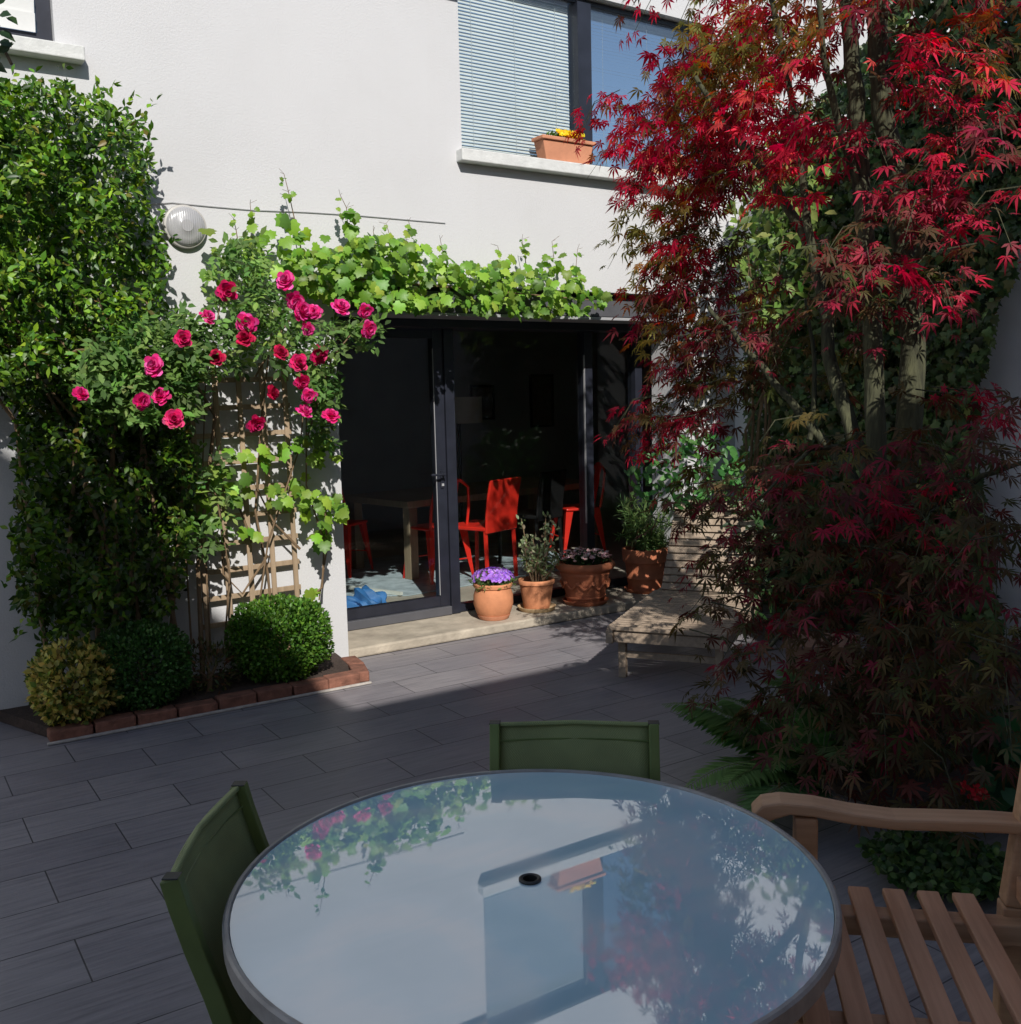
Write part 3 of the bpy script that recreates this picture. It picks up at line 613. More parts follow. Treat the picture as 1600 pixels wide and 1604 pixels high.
for s_ in shoots:
    m.tube([ony(px, py, 5.42) for px, py in s_], [.0016, .0024, .0034, .004][:len(s_)], 5)
    for px, py in s_[:2]: vleaf(ony(px+rng.normal(size=3)*4, py+rng.normal(size=3)*6+6, 5.41-.03*rng.random(3)), .018, .04)
    for px, py in s_[:-1]:
        for k in range(2): m.tube([ony(px, py, 5.42), ony(px+random.uniform(-12, 12), py-random.uniform(2, 9), 5.40)], .0011, 4)
for px, py, n, s0 in ((448, 312, 2, .05), (455, 350, 3, .09), (478, 372, 3, .07), (450, 385, 2, .085), (545, 338, 3, .075), (548, 360, 4, .08), (320, 368, 1, .10), (400, 365, 2, .06), (420, 378, 2, .07), (640, 368, 2, .06), (822, 396, 3, .06), (866, 410, 2, .06), (612, 380, 2, .06), (440, 400, 2, .08), (505, 385, 2, .06)):
    vleaf(ony(px+rng.normal(size=n)*5, py-8+rng.normal(size=n)*4, 5.40-.06*rng.random(n)), s0*.9, s0*1.1)
canes([[(430, 1010, 0), (420, 900, -.02), (400, 800, -.03), (410, 650, -.02), (430, 480, -.03), (460, 430, -.05)], [(455, 1000, 0), (470, 950, -.05), (505, 920, -.08), (508, 850, -.08), (480, 760, -.05), (480, 600, -.04)], [(460, 430, -.05), (600, 440, -.08), (760, 455, -.08), (930, 470, -.06)], [(420, 870, -.03), (380, 930, -.03), (350, 900, -.02), (345, 800, -.04)], [(395, 850, -.05), (370, 780, -.06), (340, 760, -.08)], [(470, 860, -.05), (430, 820, -.05), (400, 760, -.05)], [(510, 790, -.1), (512, 860, -.08), (500, 940, -.06)]], m, 5.46, .008)
place(m.build('stem', 'stem_brown', vine), vine); place(vl.build('foliage', 'leaf', vine), vine)

# ------------------------------------------------------------------ clipped shrubs in the bed
def ball(name, label, c, rx, ry, rz, n, size, pal, cat='shrub', rag=.10, kind='box', mat='leaf', top=1.0):
    t = thing(name, label, cat, (c[0], c[1], .07)); lv = Leaves(kind)
    d = unit(rnd(n)); rr = (1-.5*rng.random(n)**2.2)*(1+rag*np.sin(7*d[:, 0]+3*d[:, 2])*np.cos(6*d[:, 1])); P = d*rr[:, None]
    P = np.sign(P)*np.abs(P)**.9*np.array([rx, ry, rz]); keep = P[:, 2] > -rz*.9; P = P[keep]; d = d[keep]; n = len(P)
    lv.add(P+np.array([0, 0, rz*.88]), unit(d+np.array([0, 0, .5])+rnd(n, .55)), unit(d*.6+np.array([0, 0, .6])+rnd(n, .5)), size*(.75+.5*rng.random(n)), pick(pal, n, .25))
    lv.build('foliage', mat, t)
    MB().tube([(0, 0, -.03), (.01, 0, rz*.5), (0, .01, rz)], [.016, .013, .006], 7).tube([(0, 0, .05), (rx*.4, .03, rz*.9)], [.01, .005], 6).tube([(0, 0, .05), (-rx*.4, -.03, rz*.9)], [.01, .005], 6).build('stem', 'stem_brown', t)
    return t
BOX = [((.09, .20, .025), 4), ((.06, .14, .02), 4), ((.14, .27, .03), 2)]
ball('box_shrub', 'clipped round box shrub with fresh green leaves at the sunny end of the bed', (1.88, 5.24), .275, .24, .225, 11000, .022, BOX)
ball('box_shrub', 'dark round box shrub in the shade between the yellow shrub and the sunny box ball', (1.12, 5.17), .24, .20, .215, 9500, .021, [((.085, .19, .045), 4), ((.06, .14, .035), 3)])
ball('variegated_shrub', 'small yellow and green variegated shrub at the left end of the brick edging', (.80, 5.12), .19, .16, .19, 3000, .034, [((.60, .50, .15), 4), ((.10, .14, .03), 3), ((.40, .38, .10), 2)], rag=.14)
ball('bedding_plant', 'low brownish bedding plant between the two box balls', (1.47, 5.2), .15, .13, .13, 600, .035, [((.10, .09, .03), 2), ((.05, .08, .02), 2), ((.13, .06, .03), 1)], 'plant', .2, 'narrow')

# ================================================================== POTS BY THE DOOR
def potted(name, label, loc, prof, mat, saucer=None, smat=None):
    t = thing(name, label, 'potted plant', loc)
    z0 = 0
    if saucer: MB().lathe([(0, 0), (saucer*.88, 0), (saucer, .022), (saucer*1.02, .03), (saucer*.97, .03), (saucer*.86, .012), (0, .012)], 40).build('saucer', smat or mat, t, 0, True); z0 = .013
    r_top = prof[-1][0]; h = prof[-1][1]
    full = [(0, z0)]+[(r, z+z0) for r, z in prof]+[(r_top*.88, h+z0), (r_top*.84, h-.035+z0), (0, h-.03+z0)]
    MB().lathe(full, 48).build('pot', mat, t, 0, True); t['rim'] = h+z0
    MB().lathe([(r_top*.83, h-.032+z0), (r_top*.5, h-.02+z0), (0, h-.012+z0)], 24).build('compost', 'soil', t, 0, True)
    return t
STEP = .066
t = potted('flower_pot', 'rounded terracotta pot of small purple flowers nearest the door', (3.57, 5.70, STEP), [(.095, 0), (.118, .03), (.136, .09), (.135, .15), (.122, .19), (.120, .20), (.130, .205), (.133, .225), (.128, .232)], 'terracotta', .112, 'terracotta_pale')
n = 900; P = unit(rnd(n))*rng.random((n, 1))**.4*np.array([.15, .14, .07])+np.array([0, 0, .275]); P = P[P[:, 2] > .235]; n = len(P)
Leaves('narrow').add(P-np.array([0, 0, .03]), unit(rnd(n)+np.array([0, 0, .4])), rnd(n), .035, pick([((.10, .18, .05), 1), ((.14, .22, .06), 1)], n)).build('foliage', 'leaf_soft', t)
fl = Leaves('petal'); n = 130; d = unit(rnd(n)); d[:, 2] = np.abs(d[:, 2])+.15; d = unit(d); C0 = d*np.array([.145, .135, .075])+np.array([0, 0, .265])
for k in range(5):
    a = 2*PI*k/5+rng.random(n); e1 = unit(np.cross(d, np.array([.3, .2, .9]))); e2 = np.cross(d, e1); dd = e1*np.cos(a)[:, None]+e2*np.sin(a)[:, None]
    fl.add(C0, dd+d*.2, d, .016+.006*rng.random(n), pick([((.42, .20, .70), 3), ((.55, .32, .78), 1), ((.33, .13, .60), 1)], n, .15))
fl.build('flowers', 'petal', t)
t = potted('flower_pot', 'terracotta pot on a buff saucer with a straggly grey green shrub', (3.95, 5.73, STEP), [(.088, 0), (.094, .02), (.108, .10), (.118, .17), (.119, .175), (.128, .178), (.130, .20), (.126, .207)], 'terracotta', .135, 'saucer_buff')
m = MB(); lv = Leaves('oval')
for k in range(17):
    a = random.uniform(0, 2*PI); sp = random.uniform(.05, .19); h = random.uniform(.16, .46); pts = [np.array([.03*math.cos(a), .03*math.sin(a), .19]), np.array([sp*.6*math.cos(a), sp*.6*math.sin(a), .19+h*.5]), np.array([sp*math.cos(a+.3), sp*math.sin(a+.3), .19+h])]
    m.tube(pts, [.006, .005, .002], 6)
    for s_ in np.linspace(.3, 1, 19):
        p = pts[0]*(1-s_)**2+2*pts[1]*s_*(1-s_)+pts[2]*s_**2; q_ = unit(rnd(2)+np.array([0, 0, .5])); lv.add(p[None]+rnd(2, .012), q_, rnd(2), .028+.02*random.random(), pick([((.30, .36, .20), 3), ((.40, .44, .26), 2), ((.20, .27, .12), 2), ((.42, .30, .24), .6)], 2))
m.build('stem', 'stem_brown', t); lv.build('foliage', 'leaf_soft', t)
t = potted('flower_pot', 'large wide terracotta pot with moulded swags and pale pink flowers', (4.36, 5.70, STEP), [(.130, 0), (.137, .015), (.140, .03), (.148, .035), (.150, .045), (.142, .05), (.158, .12), (.170, .18), (.176, .20), (.181, .205), (.182, .215), (.178, .222), (.182, .235), (.200, .24), (.214, .252), (.218, .268), (.214, .285), (.205, .292)], 'terracotta_dark', .165)
m = MB()
for k in range(10):
    a0 = 2*PI*k/10; pts = []
    for s_ in np.linspace(0, 1, 9): a = a0+s_*2*PI/10*.9; r = .164+.012-.02*math.sin(PI*s_)*.5; pts.append((r*math.cos(a), r*math.sin(a), .17-.045*math.sin(PI*s_)))
    m.tube(pts, .009, 6)
    for s_ in (.5,): a = a0; m.tube([(.172*math.cos(a), .172*math.sin(a), .165), (.182*math.cos(a), .182*math.sin(a), .168)], .016, 8)
m.build('moulded_swag', 'terracotta_dark', t, 0, True)
n = 800; P = unit(rnd(n))*rng.random((n, 1))**.4*np.array([.19, .18, .055])+np.array([0, 0, .325])
Leaves('oval').add(P, unit(rnd(n)+np.array([0, 0, .3])), rnd(n), .035, pick([((.05, .09, .03), 2), ((.03, .06, .02), 2)], n)).build('foliage', 'leaf_soft', t)
fl = Leaves('petal'); n = 120; a0 = rng.random(n)*2*PI; rr = np.sqrt(rng.random(n)); C0 = np.stack([.2*rr*np.cos(a0), .19*rr*np.sin(a0), .372-.03*rr**2+.01*rng.normal(size=n)], 1); d = unit(np.array([0, -.2, 1])+rnd(n, .4))
for k in range(6):
    a = 2*PI*k/6+rng.random(n); e1 = unit(np.cross(d, np.array([.3, .9, .1]))); e2 = np.cross(d, e1); dd = e1*np.cos(a)[:, None]+e2*np.sin(a)[:, None]; fl.add(C0, dd+d*.35, d, .018, pick([((.80, .56, .56), 3), ((.66, .38, .42), 1.5), ((.85, .68, .66), 2)], n, .15))
fl.build('flowers', 'petal', t)
t = potted('flower_pot', 'tall ribbed terracotta pot with a feathery green plant beside the lounger', (4.98, 5.76, STEP), [(.125, 0), (.13, .02), (.128, .03), (.138, .09), (.143, .095), (.143, .11), (.140, .115), (.15, .21), (.155, .22), (.168, .222), (.174, .31), (.17, .32)], 'terracotta_dark', .155)
m = MB(); lv = Leaves('needle')
for k in range(34):
    a = random.uniform(0, 2*PI); sp = random.uniform(.08, .36); h = random.uniform(.10, .48); pts = [np.array([.05*math.cos(a), .05*math.sin(a), .30]), np.array([sp*.5*math.cos(a), sp*.5*math.sin(a), .30+h*.75]), np.array([sp*math.cos(a), sp*math.sin(a), .30+h*(.9 if sp < .24 else .45)])]
    m.tube(pts, [.004, .003, .001], 5)
    s_ = np.linspace(.15, 1, 60)[:, None]; p = pts[0]*(1-s_)**2+2*pts[1]*s_*(1-s_)+pts[2]*s_**2
    lv.add(p, unit(rnd(60)+np.array([0, 0, .35])+(pts[2]-pts[0])), rnd(60), .055+.03*rng.random(60), pick([((.10, .17, .05), 3), ((.15, .23, .07), 2), ((.06, .12, .04), 2)], 60))
m.build('stem', 'stem_green', t); lv.build('foliage', 'leaf_soft', t)

# ------------------------------------------------------------------ window boxes upstairs
def window_box(label, x, flowers):
    t = thing('window_box', label, 'window box', (x, WY-.005, 3.0935))
    m = MB(); hw, hd = .205, .055; v = []
    for s_, z in ((.86, 0), (1, .125)): v.append([m.bm.verts.new((a*hw*s_, b*hd*s_, z)) for a, b in ((-1, -1), (1, -1), (1, 1), (-1, 1))])
    for k in range(4): m.bm.faces.new((v[0][k], v[0][(k+1) % 4], v[1][(k+1) % 4], v[1][k]))
    m.bm.faces.new(v[0][::-1]); m.bm.faces.new(v[1])
    m.box(-hw-.014, hw+.014, -hd-.014, hd+.008, .126, .15); m.build('box', 'terracotta_pale', t, .005)
    n = 120; Leaves('oval').add(np.stack([rng.uniform(-.15, .17, n), rng.uniform(-.03, .03, n), .15+.03*rng.random(n)], 1), unit(rnd(n)+np.array([0, 0, .6])), rnd(n), .03, pick(BOX, n)).build('foliage', 'leaf_soft', t)
    if flowers:
        fl = Leaves('petal'); n = 40; C0 = np.stack([rng.uniform(-.07, .13, n), rng.uniform(-.05, .0, n), .165+.035*rng.random(n)], 1); d = unit(np.array([-.2, -1, .5])+rnd(n, .4))
        for k in range(5):
            a = 2*PI*k/5+rng.random(n); e1 = unit(np.cross(d, np.array([.3, .1, .9]))); e2 = np.cross(d, e1); fl.add(C0, e1*np.cos(a)[:, None]+e2*np.sin(a)[:, None]+d*.2, d, .022, pick([((.80, .56, .01), 3), ((.85, .66, .03), 1)], n, .1))
        fl.build('flowers', 'petal', t)
window_box('terracotta window box with yellow flowers on the upstairs sill', 4.105, True)
window_box('terracotta window box on the sill half hidden behind red maple leaves', 4.98, False)

# ================================================================== LOUNGER
lt = thing('sun_lounger', 'weathered slatted wooden sun lounger with its back raised beside the maple', 'sun lounger', (3.345, 4.20, 0), math.atan2(-.82, .57))
# local x: across (to the right), y: along (to the head)
Wd, Ln, Hs, HB = .66, 1.72, .30, 1.10
MB().box(0, .04, 0, Ln, Hs-.085, Hs-.012).box(Wd-.04, Wd, 0, Ln, Hs-.085, Hs-.012).box(.04, Wd-.04, .02, .045, Hs-.08, Hs-.02).box(.04, Wd-.04, Ln-.05, Ln-.02, Hs-.08, Hs-.02).build('frame', 'teak_grey', lt, .004)
for x in (.042, Wd-.042-.042):
    for y in (.10, Ln-.22): MB().box(x, x+.042, y, y+.042, 0, Hs-.014).build('leg', 'teak_grey', lt, .004)
MB().box(.085, Wd-.085, .108, .132, .115, .15).build('crossbar', 'teak_grey', lt, .003)
m = MB(); y = .005
while y < HB-.02: m.box(.006+random.uniform(-.002, .002), Wd-.006, y, y+.034, Hs-.0105, Hs+.008); y += .0525
m.build('seat_slats', 'teak_grey', lt, .003)
m = MB(); ang = math.radians(50); y = .01
for x in (.045, Wd-.085): m.box(x, x+.04, 0, .68, -.045, -.012)
while y < .66: m.box(.046, Wd-.046, y, y+.045, -.0115, .007); y += .0555
m.box(.045, Wd-.045, .665, .70, -.045, .008)
o = m.build('backrest', 'teak_grey', lt, .003); o.location = (0, HB+.005, Hs); o.rotation_euler = (ang, 0, 0)
for q_ in (.09, Wd-.09): MB().bar((q_, HB+.35, Hs-.03), (q_, HB+.30, Hs+.34), .03, .02, (1, 0, 0)).build('prop', 'teak_grey', lt)
# ------------------------------------------------------------------ slatted stool
t = thing('garden_stool', 'reddish slatted wooden stool half hidden by the maple leaves', 'stool', (3.69, 3.20, 0), math.radians(-57))
m = MB()
for k in range(7): m.box(.045*k, .045*k+.037, -.30, 0, .405, .42)
m.build('seat_slats', 'stool_wood', t, .003)
MB().box(.01, .31, -.29, -.262, .36, .404).box(.01, .31, -.03, -.005, .36, .404).build('rail', 'stool_wood', t, .003)
for x in (.012, .272):
    for y in (-.288, -.035): MB().box(x, x+.034, y, y+.034, 0, .359).build('leg', 'stool_wood', t, .003)

# ================================================================== MAPLE
tree = thing('maple_tree', 'Japanese maple with red and bronze leaves growing in front of the ivy wall', 'tree', (3.33, 2.4, 0))
m = MB()
def limb(pts, r0, r1, seg=10):
    P = [atd(px, py, d) for px, py, d in pts]; n = len(P); Q = []
    for i in range(n-1):                       # gentle natural wobble
        for k in range(4):
            s_ = k/4; a = P[max(i-1, 0)]; b = P[i]; c = P[i+1]; d = P[min(i+2, n-1)]
            Q.append(.5*((2*b)+(-a+c)*s_+(2*a-5*b+4*c-d)*s_**2+(-a+3*b-3*c+d)*s_**3)+rnd(1, .004)[0])
    Q.append(P[-1]); m.tube(Q, [r0+(r1-r0)*i/(len(Q)-1) for i in range(len(Q))], seg)
limb([(1395, 1240, 3.95), (1402, 1050, 3.98), (1408, 850, 4.0), (1425, 650, 4.02), (1428, 500, 4.03), (1405, 300, 4.0), (1385, 170, 3.95), (1375, 20, 3.9), (1372, -150, 3.85)], .062, .034)
limb([(1385, 1235, 3.9), (1375, 1000, 3.9), (1375, 800, 3.9), (1372, 640, 3.92), (1365, 450, 3.95), (1352, 300, 3.98), (1342, 150, 4.0), (1322, -20, 4.0), (1300, -200, 4.0)], .045, .028)
limb([(1390, 900, 4.0), (1340, 760, 4.1), (1290, 690, 4.2), (1215, 600, 4.3), (1160, 535, 4.4), (1110, 480, 4.5)], .026, .009)
limb([(1375, 780, 3.95), (1310, 600, 4.1), (1280, 420, 4.2), (1240, 330, 4.3), (1180, 245, 4.35), (1130, 190, 4.4), (1090, 120, 4.4)], .032, .010)
limb([(1300, 500, 4.15), (1270, 380, 4.1), (1255, 250, 4.1), (1230, 100, 4.1), (1200, -40, 4.1)], .020, .010)
limb([(1385, 720, 3.95), (1290, 700, 3.7), (1230, 740, 3.6), (1180, 790, 3.6)], .012, .003)
limb([(1350, 300, 3.98), (1310, 180, 3.9), (1290, 60, 3.8), (1280, -80, 3.7)], .018, .008)
limb([(1410, 480, 4.0), (1470, 330, 3.8), (1530, 240, 3.6), (1590, 170, 3.5)], .018, .006)
limb([(1400, 860, 3.98), (1480, 780, 3.7), (1560, 740, 3.5), (1620, 720, 3.4)], .016, .006)
limb([(1395, 1000, 3.95), (1300, 960, 3.6), (1220, 1000, 3.5), (1180, 1040, 3.5)], .014, .005)
limb([(1400, 950, 3.95), (1480, 960, 3.6), (1560, 1000, 3.3)], .014, .005)
limb([(1378, 130, 3.95), (1440, 60, 3.8), (1500, -20, 3.7)], .016, .007)
limb([(1270, 690, 4.2), (1275, 560, 4.25), (1262, 470, 4.3)], .012, .006)
place(m.build('trunk', 'bark_green', tree, 0, True), tree)
RED = [((.60, .018, .055), 5), ((.48, .014, .05), 3), ((.58, .06, .055), 2), ((.28, .02, .03), 1.5)]
PNK = [((.50, .020, .055), 3), ((.40, .018, .045), 3), ((.28, .04, .06), 2)]
ORG = [((.34, .11, .035), 3), ((.42, .05, .03), 1.5), ((.26, .20, .05), 3), ((.32, .25, .07), 2)]
OLV = [((.28, .24, .06), 3), ((.20, .19, .045), 3), ((.34, .17, .04), 2)]
BRZ = [((.085, .062, .022), 4), ((.12, .075, .03), 3), ((.12, .03, .022), 2.5), ((.07, .075, .022), 2)]
DUS = [((.26, .022, .045), 2), ((.17, .035, .035), 3), ((.11, .06, .03), 3)]
OLD = [((.13, .11, .03), 3), ((.10, .09, .025), 2), ((.17, .12, .03), 1)]
ml = Leaves('maple'); ml5 = Leaves('maple5')
TRUNK = np.array([3.33, 2.45]); tw = []
def spray(px, py, dist, pal, n=20, rad=.15, size=.052):
    c = atd(px, py, dist); o = np.array([*(c[:2]-TRUNK), 0]); o = unit(o+rnd(1, .45)[0]*np.array([1, 1, 0])); side = np.array([-o[1], o[0], 0])
    u = rng.uniform(-1, 1, n); v = rng.normal(size=n)*.5; z = rng.normal(size=n)*.014-.10*(u+1)**2*rad/.15*.5
    P = c+o*(u*rad)[:, None]+side*(v*rad*.75)[:, None]+np.array([0, 0, 1])*z[:, None]
    d = unit(o*.8+side*(v*1.1)[:, None]+np.array([0, 0, -.55])+rnd(n, .32)); nn = unit(np.array([0, 0, 1.0])+o*.45+rnd(n, .28))
    k = n//2; sz = size*(.6+.75*rng.random(n)); cc = pick(pal, n, .2)
    ml.add(P[:k], d[:k], nn[:k], sz[:k], cc[:k]); ml5.add(P[k:], d[k:], nn[k:], sz[k:], cc[k:])
    tw.append((c-o*rad*1.1+np.array([0, 0, .01]), c+np.array([0, 0, -.01]), c+o*rad*.9-np.array([0, 0, .10*(1.9)**2*rad/.15*.5])))
CL = [  # px, py, rx, ry, sprays, palette, distance range
 (1130, 30, 85, 45, 11, RED, 4.0, 4.7), (1080, 90, 60, 28, 6, RED, 4.1, 4.7), (1055, 140, 45, 22, 4, ORG, 4.2, 4.7), (1170, 80, 70, 32, 7, OLV, 3.9, 4.5), (1150, 130, 70, 28, 6, ORG, 4.0, 4.5), (1230, 118, 55, 32, 6, RED, 3.8, 4.3),
 (1000, 200, 42, 36, 6, RED, 4.3, 4.8), (960, 172, 18, 8, 1, ORG, 4.6, 4.7), (925, 158, 8, 5, 1, RED, 4.7, 4.75), (1070, 190, 60, 36, 8, RED, 4.2, 4.7), (1170, 175, 80, 40, 11, RED, 3.8, 4.4), (1060, 245, 60, 34, 8, RED, 4.2, 4.7), (1130, 250, 50, 36, 6, DUS, 4.2, 4.7),
 (1220, 220, 50, 40, 7, RED, 3.8, 4.3), (1075, 285, 50, 24, 5, RED, 4.2, 4.6), (1000, 330, 34, 40, 4, OLV, 4.4, 4.8), (1040, 345, 50, 28, 5, BRZ, 4.3, 4.7), (1105, 325, 50, 26, 4, ORG, 4.2, 4.6), (1120, 375, 50, 24, 4, BRZ, 4.2, 4.7),
 (1055, 405, 55, 30, 7, RED, 4.2, 4.7), (1120, 440, 70, 32, 7, DUS, 4.1, 4.6), (1025, 450, 30, 22, 3, DUS, 4.4, 4.7), (1180, 500, 80, 32, 8, DUS, 3.9, 4.5), (1060, 490, 50, 30, 6, ORG, 4.2, 4.6), (1180, 470, 50, 22, 3, ORG, 4.0, 4.4), (1070, 545, 55, 36, 7, DUS, 4.2, 4.6),
 (1100, 600, 60, 34, 6, BRZ, 4.2, 4.6), (1025, 635, 42, 22, 6, PNK, 4.3, 4.7), (1090, 650, 50, 24, 5, DUS, 4.2, 4.6), (1140, 560, 50, 30, 4, BRZ, 4.1, 4.5),
 (1330, 15, 60, 36, 7, RED, 3.6, 4.1), (1255, 30, 50, 40, 5, ORG, 3.8, 4.2), (1460, 50, 50, 40, 6, RED, 3.4, 3.9), (1420, 100, 36, 40, 4, RED, 3.5, 3.9), (1540, 30, 50, 36, 4, ORG, 3.3, 3.8), (1575, 80, 40, 28, 3, OLV, 3.2, 3.6), (1490, 120, 50, 28, 3, ORG, 3.4, 3.8),
 (1570, 165, 50, 36, 6, RED, 3.2, 3.6), (1500, 200, 60, 24, 4, ORG, 3.3, 3.7), (1345, 195, 50, 20, 4, PNK, 3.6, 3.9), (1310, 215, 26, 16, 2, PNK, 3.6, 3.9), (1460, 248, 40, 20, 3, PNK, 3.4, 3.7), (1415, 300, 40, 18, 4, PNK, 3.5, 3.8), (1520, 308, 62, 22, 5, PNK, 3.3, 3.7), (1450, 320, 40, 18, 2, DUS, 3.4, 3.7),
 (1270, 320, 24, 18, 1, RED, 3.9, 4.1), (1380, 385, 90, 28, 8, PNK, 3.4, 3.8), (1440, 425, 60, 22, 4, PNK, 3.4, 3.7), (1330, 400, 60, 24, 4, PNK, 3.5, 3.9), (1345, 470, 66, 26, 5, DUS, 3.5, 3.8), (1280, 470, 60, 30, 4, BRZ, 3.7, 4.0), (1335, 365, 50, 20, 3, BRZ, 3.5, 3.9), (1300, 540, 60, 30, 3, BRZ, 3.7, 4.1), (1230, 545, 45, 26, 3, BRZ, 3.9, 4.2),
 (1345, 570, 50, 24, 2, BRZ, 3.6, 4.0), (1480, 600, 50, 24, 2, BRZ, 3.4, 3.7), (1545, 605, 30, 12, 2, PNK, 3.2, 3.5), (1580, 640, 30, 18, 2, BRZ, 3.1, 3.4),
 (1230, 730, 46, 20, 4, DUS, 3.5, 3.9), (1340, 755, 60, 24, 6, PNK, 3.3, 3.6), (1425, 690, 80, 32, 7, BRZ, 3.3, 3.8), (1450, 700, 40, 18, 2, DUS, 3.3, 3.6), (1330, 690, 80, 28, 5, BRZ, 3.5, 3.9), (1240, 680, 60, 30, 4, BRZ, 3.6, 4.0), (1150, 715, 60, 26, 5, BRZ, 3.9, 4.3), (1095, 745, 46, 22, 5, BRZ, 4.0, 4.4), (1085, 785, 30, 20, 3, BRZ, 4.0, 4.4), (1160, 770, 60, 28, 6, DUS, 3.7, 4.1),
 (1130, 815, 40, 24, 6, DUS, 3.8, 4.2), (1120, 860, 30, 20, 4, DUS, 4.0, 4.3), (1140, 890, 36, 20, 4, BRZ, 3.9, 4.2), (1195, 830, 60, 34, 6, BRZ, 3.7, 4.1), (1090, 925, 30, 10, 1, BRZ, 4.1, 4.2), (1270, 800, 70, 40, 7, BRZ, 3.5, 3.9), (1360, 830, 70, 40, 7, BRZ, 3.4, 3.8), (1460, 800, 70, 40, 7, BRZ, 3.3, 3.7), (1550, 780, 55, 40, 6, BRZ, 3.1, 3.5), (1590, 700, 40, 30, 3, BRZ, 3.0, 3.4),
 (1440, 745, 30, 14, 2, PNK, 3.3, 3.5), (1440, 790, 20, 10, 1, PNK, 3.3, 3.5), (1280, 915, 34, 14, 3, DUS, 3.4, 3.6), (1330, 855, 26, 14, 1, DUS, 3.4, 3.6), (1200, 960, 36, 16, 3, DUS, 3.5, 3.8), (1270, 975, 50, 16, 4, DUS, 3.4, 3.7), (1150, 988, 24, 14, 2, DUS, 3.7, 3.9), (1120, 1005, 26, 16, 2, BRZ, 3.8, 4.0), (1170, 1020, 40, 14, 2, BRZ, 3.6, 3.9),
 (1240, 900, 70, 34, 6, BRZ, 3.5, 3.9), (1340, 930, 70, 40, 8, BRZ, 3.3, 3.8), (1440, 900, 70, 44, 8, BRZ, 3.2, 3.7), (1540, 880, 60, 44, 6, BRZ, 3.0, 3.5), (1430, 945, 70, 30, 5, OLV, 3.2, 3.5), (1360, 1025, 70, 34, 7, BRZ, 3.2, 3.7), (1250, 1060, 44, 30, 4, DUS, 3.4, 3.7), (1215, 1075, 28, 24, 3, BRZ, 3.5, 3.7), (1280, 1110, 40, 30, 4, BRZ, 3.3, 3.6), (1460, 1020, 70, 44, 8, BRZ, 3.1, 3.6), (1560, 1010, 50, 54, 6, BRZ, 2.9, 3.3), (1500, 1110, 70, 40, 6, BRZ, 3.0, 3.4), (1400, 1110, 70, 44, 6, BRZ, 3.1, 3.6), (1440, 1180, 60, 34, 4, BRZ, 3.0, 3.4), (1590, 1090, 30, 40, 3, BRZ, 2.8, 3.2), (1380, 1060, 80, 60, 12, BRZ, 3.3, 3.8), (1420, 960, 90, 50, 10, BRZ, 3.3, 3.8), (1400, 860, 90, 50, 8, BRZ, 3.4, 3.8), (1410, 1170, 60, 40, 7, BRZ, 3.2, 3.7), (1360, 1190, 40, 26, 3, BRZ, 3.2, 3.5),
 # the crown goes on above the picture
 (1100, -60, 120, 50, 10, RED, 3.8, 4.6), (1250, -70, 100, 60, 10, RED, 3.5, 4.4), (1400, -60, 100, 60, 9, RED, 3.3, 4.2), (1540, -60, 80, 60, 7, RED, 3.0, 3.9), (1300, -200, 200, 80, 16, RED, 3.2, 4.2), (1500, -200, 120, 80, 8, RED, 3.0, 3.8)]
for px, py, rx, ry, ns, pal, d0, d1 in CL:
    if px < 1215 and py < 690 and py > -40: d0, d1 = d0+.35, d1+.45
    elif 1180 <= px <= 1345 and 420 <= py <= 620: d0, d1 = d0+.4, d1+.5
    dens = .68 if (px > 1290 and py < 660) else .62 if py > 640 else 1.3 if py > 0 else .5
    if px < 1175 and py > 770: dens = .2
    elif px < 1180 and py > 690: dens = .42
    elif 1180 <= px <= 1345 and 420 <= py <= 620: dens = .6
    for k in range(max(1, int(ns*dens+random.random()))):
        pl = pal
        if pal is RED: pl = random.choices([RED, ORG, OLV, DUS], [.78 if px < 1290 else .5, .10 if px < 1290 else .05, .04, .08 if px < 1290 else .41])[0]
        elif pal is PNK: pl = random.choices([PNK, DUS, BRZ], [.6, .27, .13])[0]
        elif pal is BRZ: pl = random.choices([BRZ, DUS, OLD], [.78, .15, .07])[0]
        if pl is OLV and py > 640: pl = OLD
        if px > 1400 and pal in (ORG, OLV): pl = random.choices([ORG, RED, DUS, BRZ], [.25, .15, .35, .25])[0]
        a = random.uniform(0, 2*PI); r = math.sqrt(random.random())
        spray(px+rx*r*math.cos(a), py+ry*r*math.sin(a), random.uniform(d0, d1), pl, 18)
crown = place(ml.build('crown', 'leaf_soft', tree), tree)
place(ml5.build('drooping_leaves', 'leaf_soft', crown), tree)
m = MB()
for a_, b_, c_ in tw: m.tube([a_, b_, c_], [.0028, .002, .001], 4)
place(m.build('twigs', 'bark_green', crown), tree)

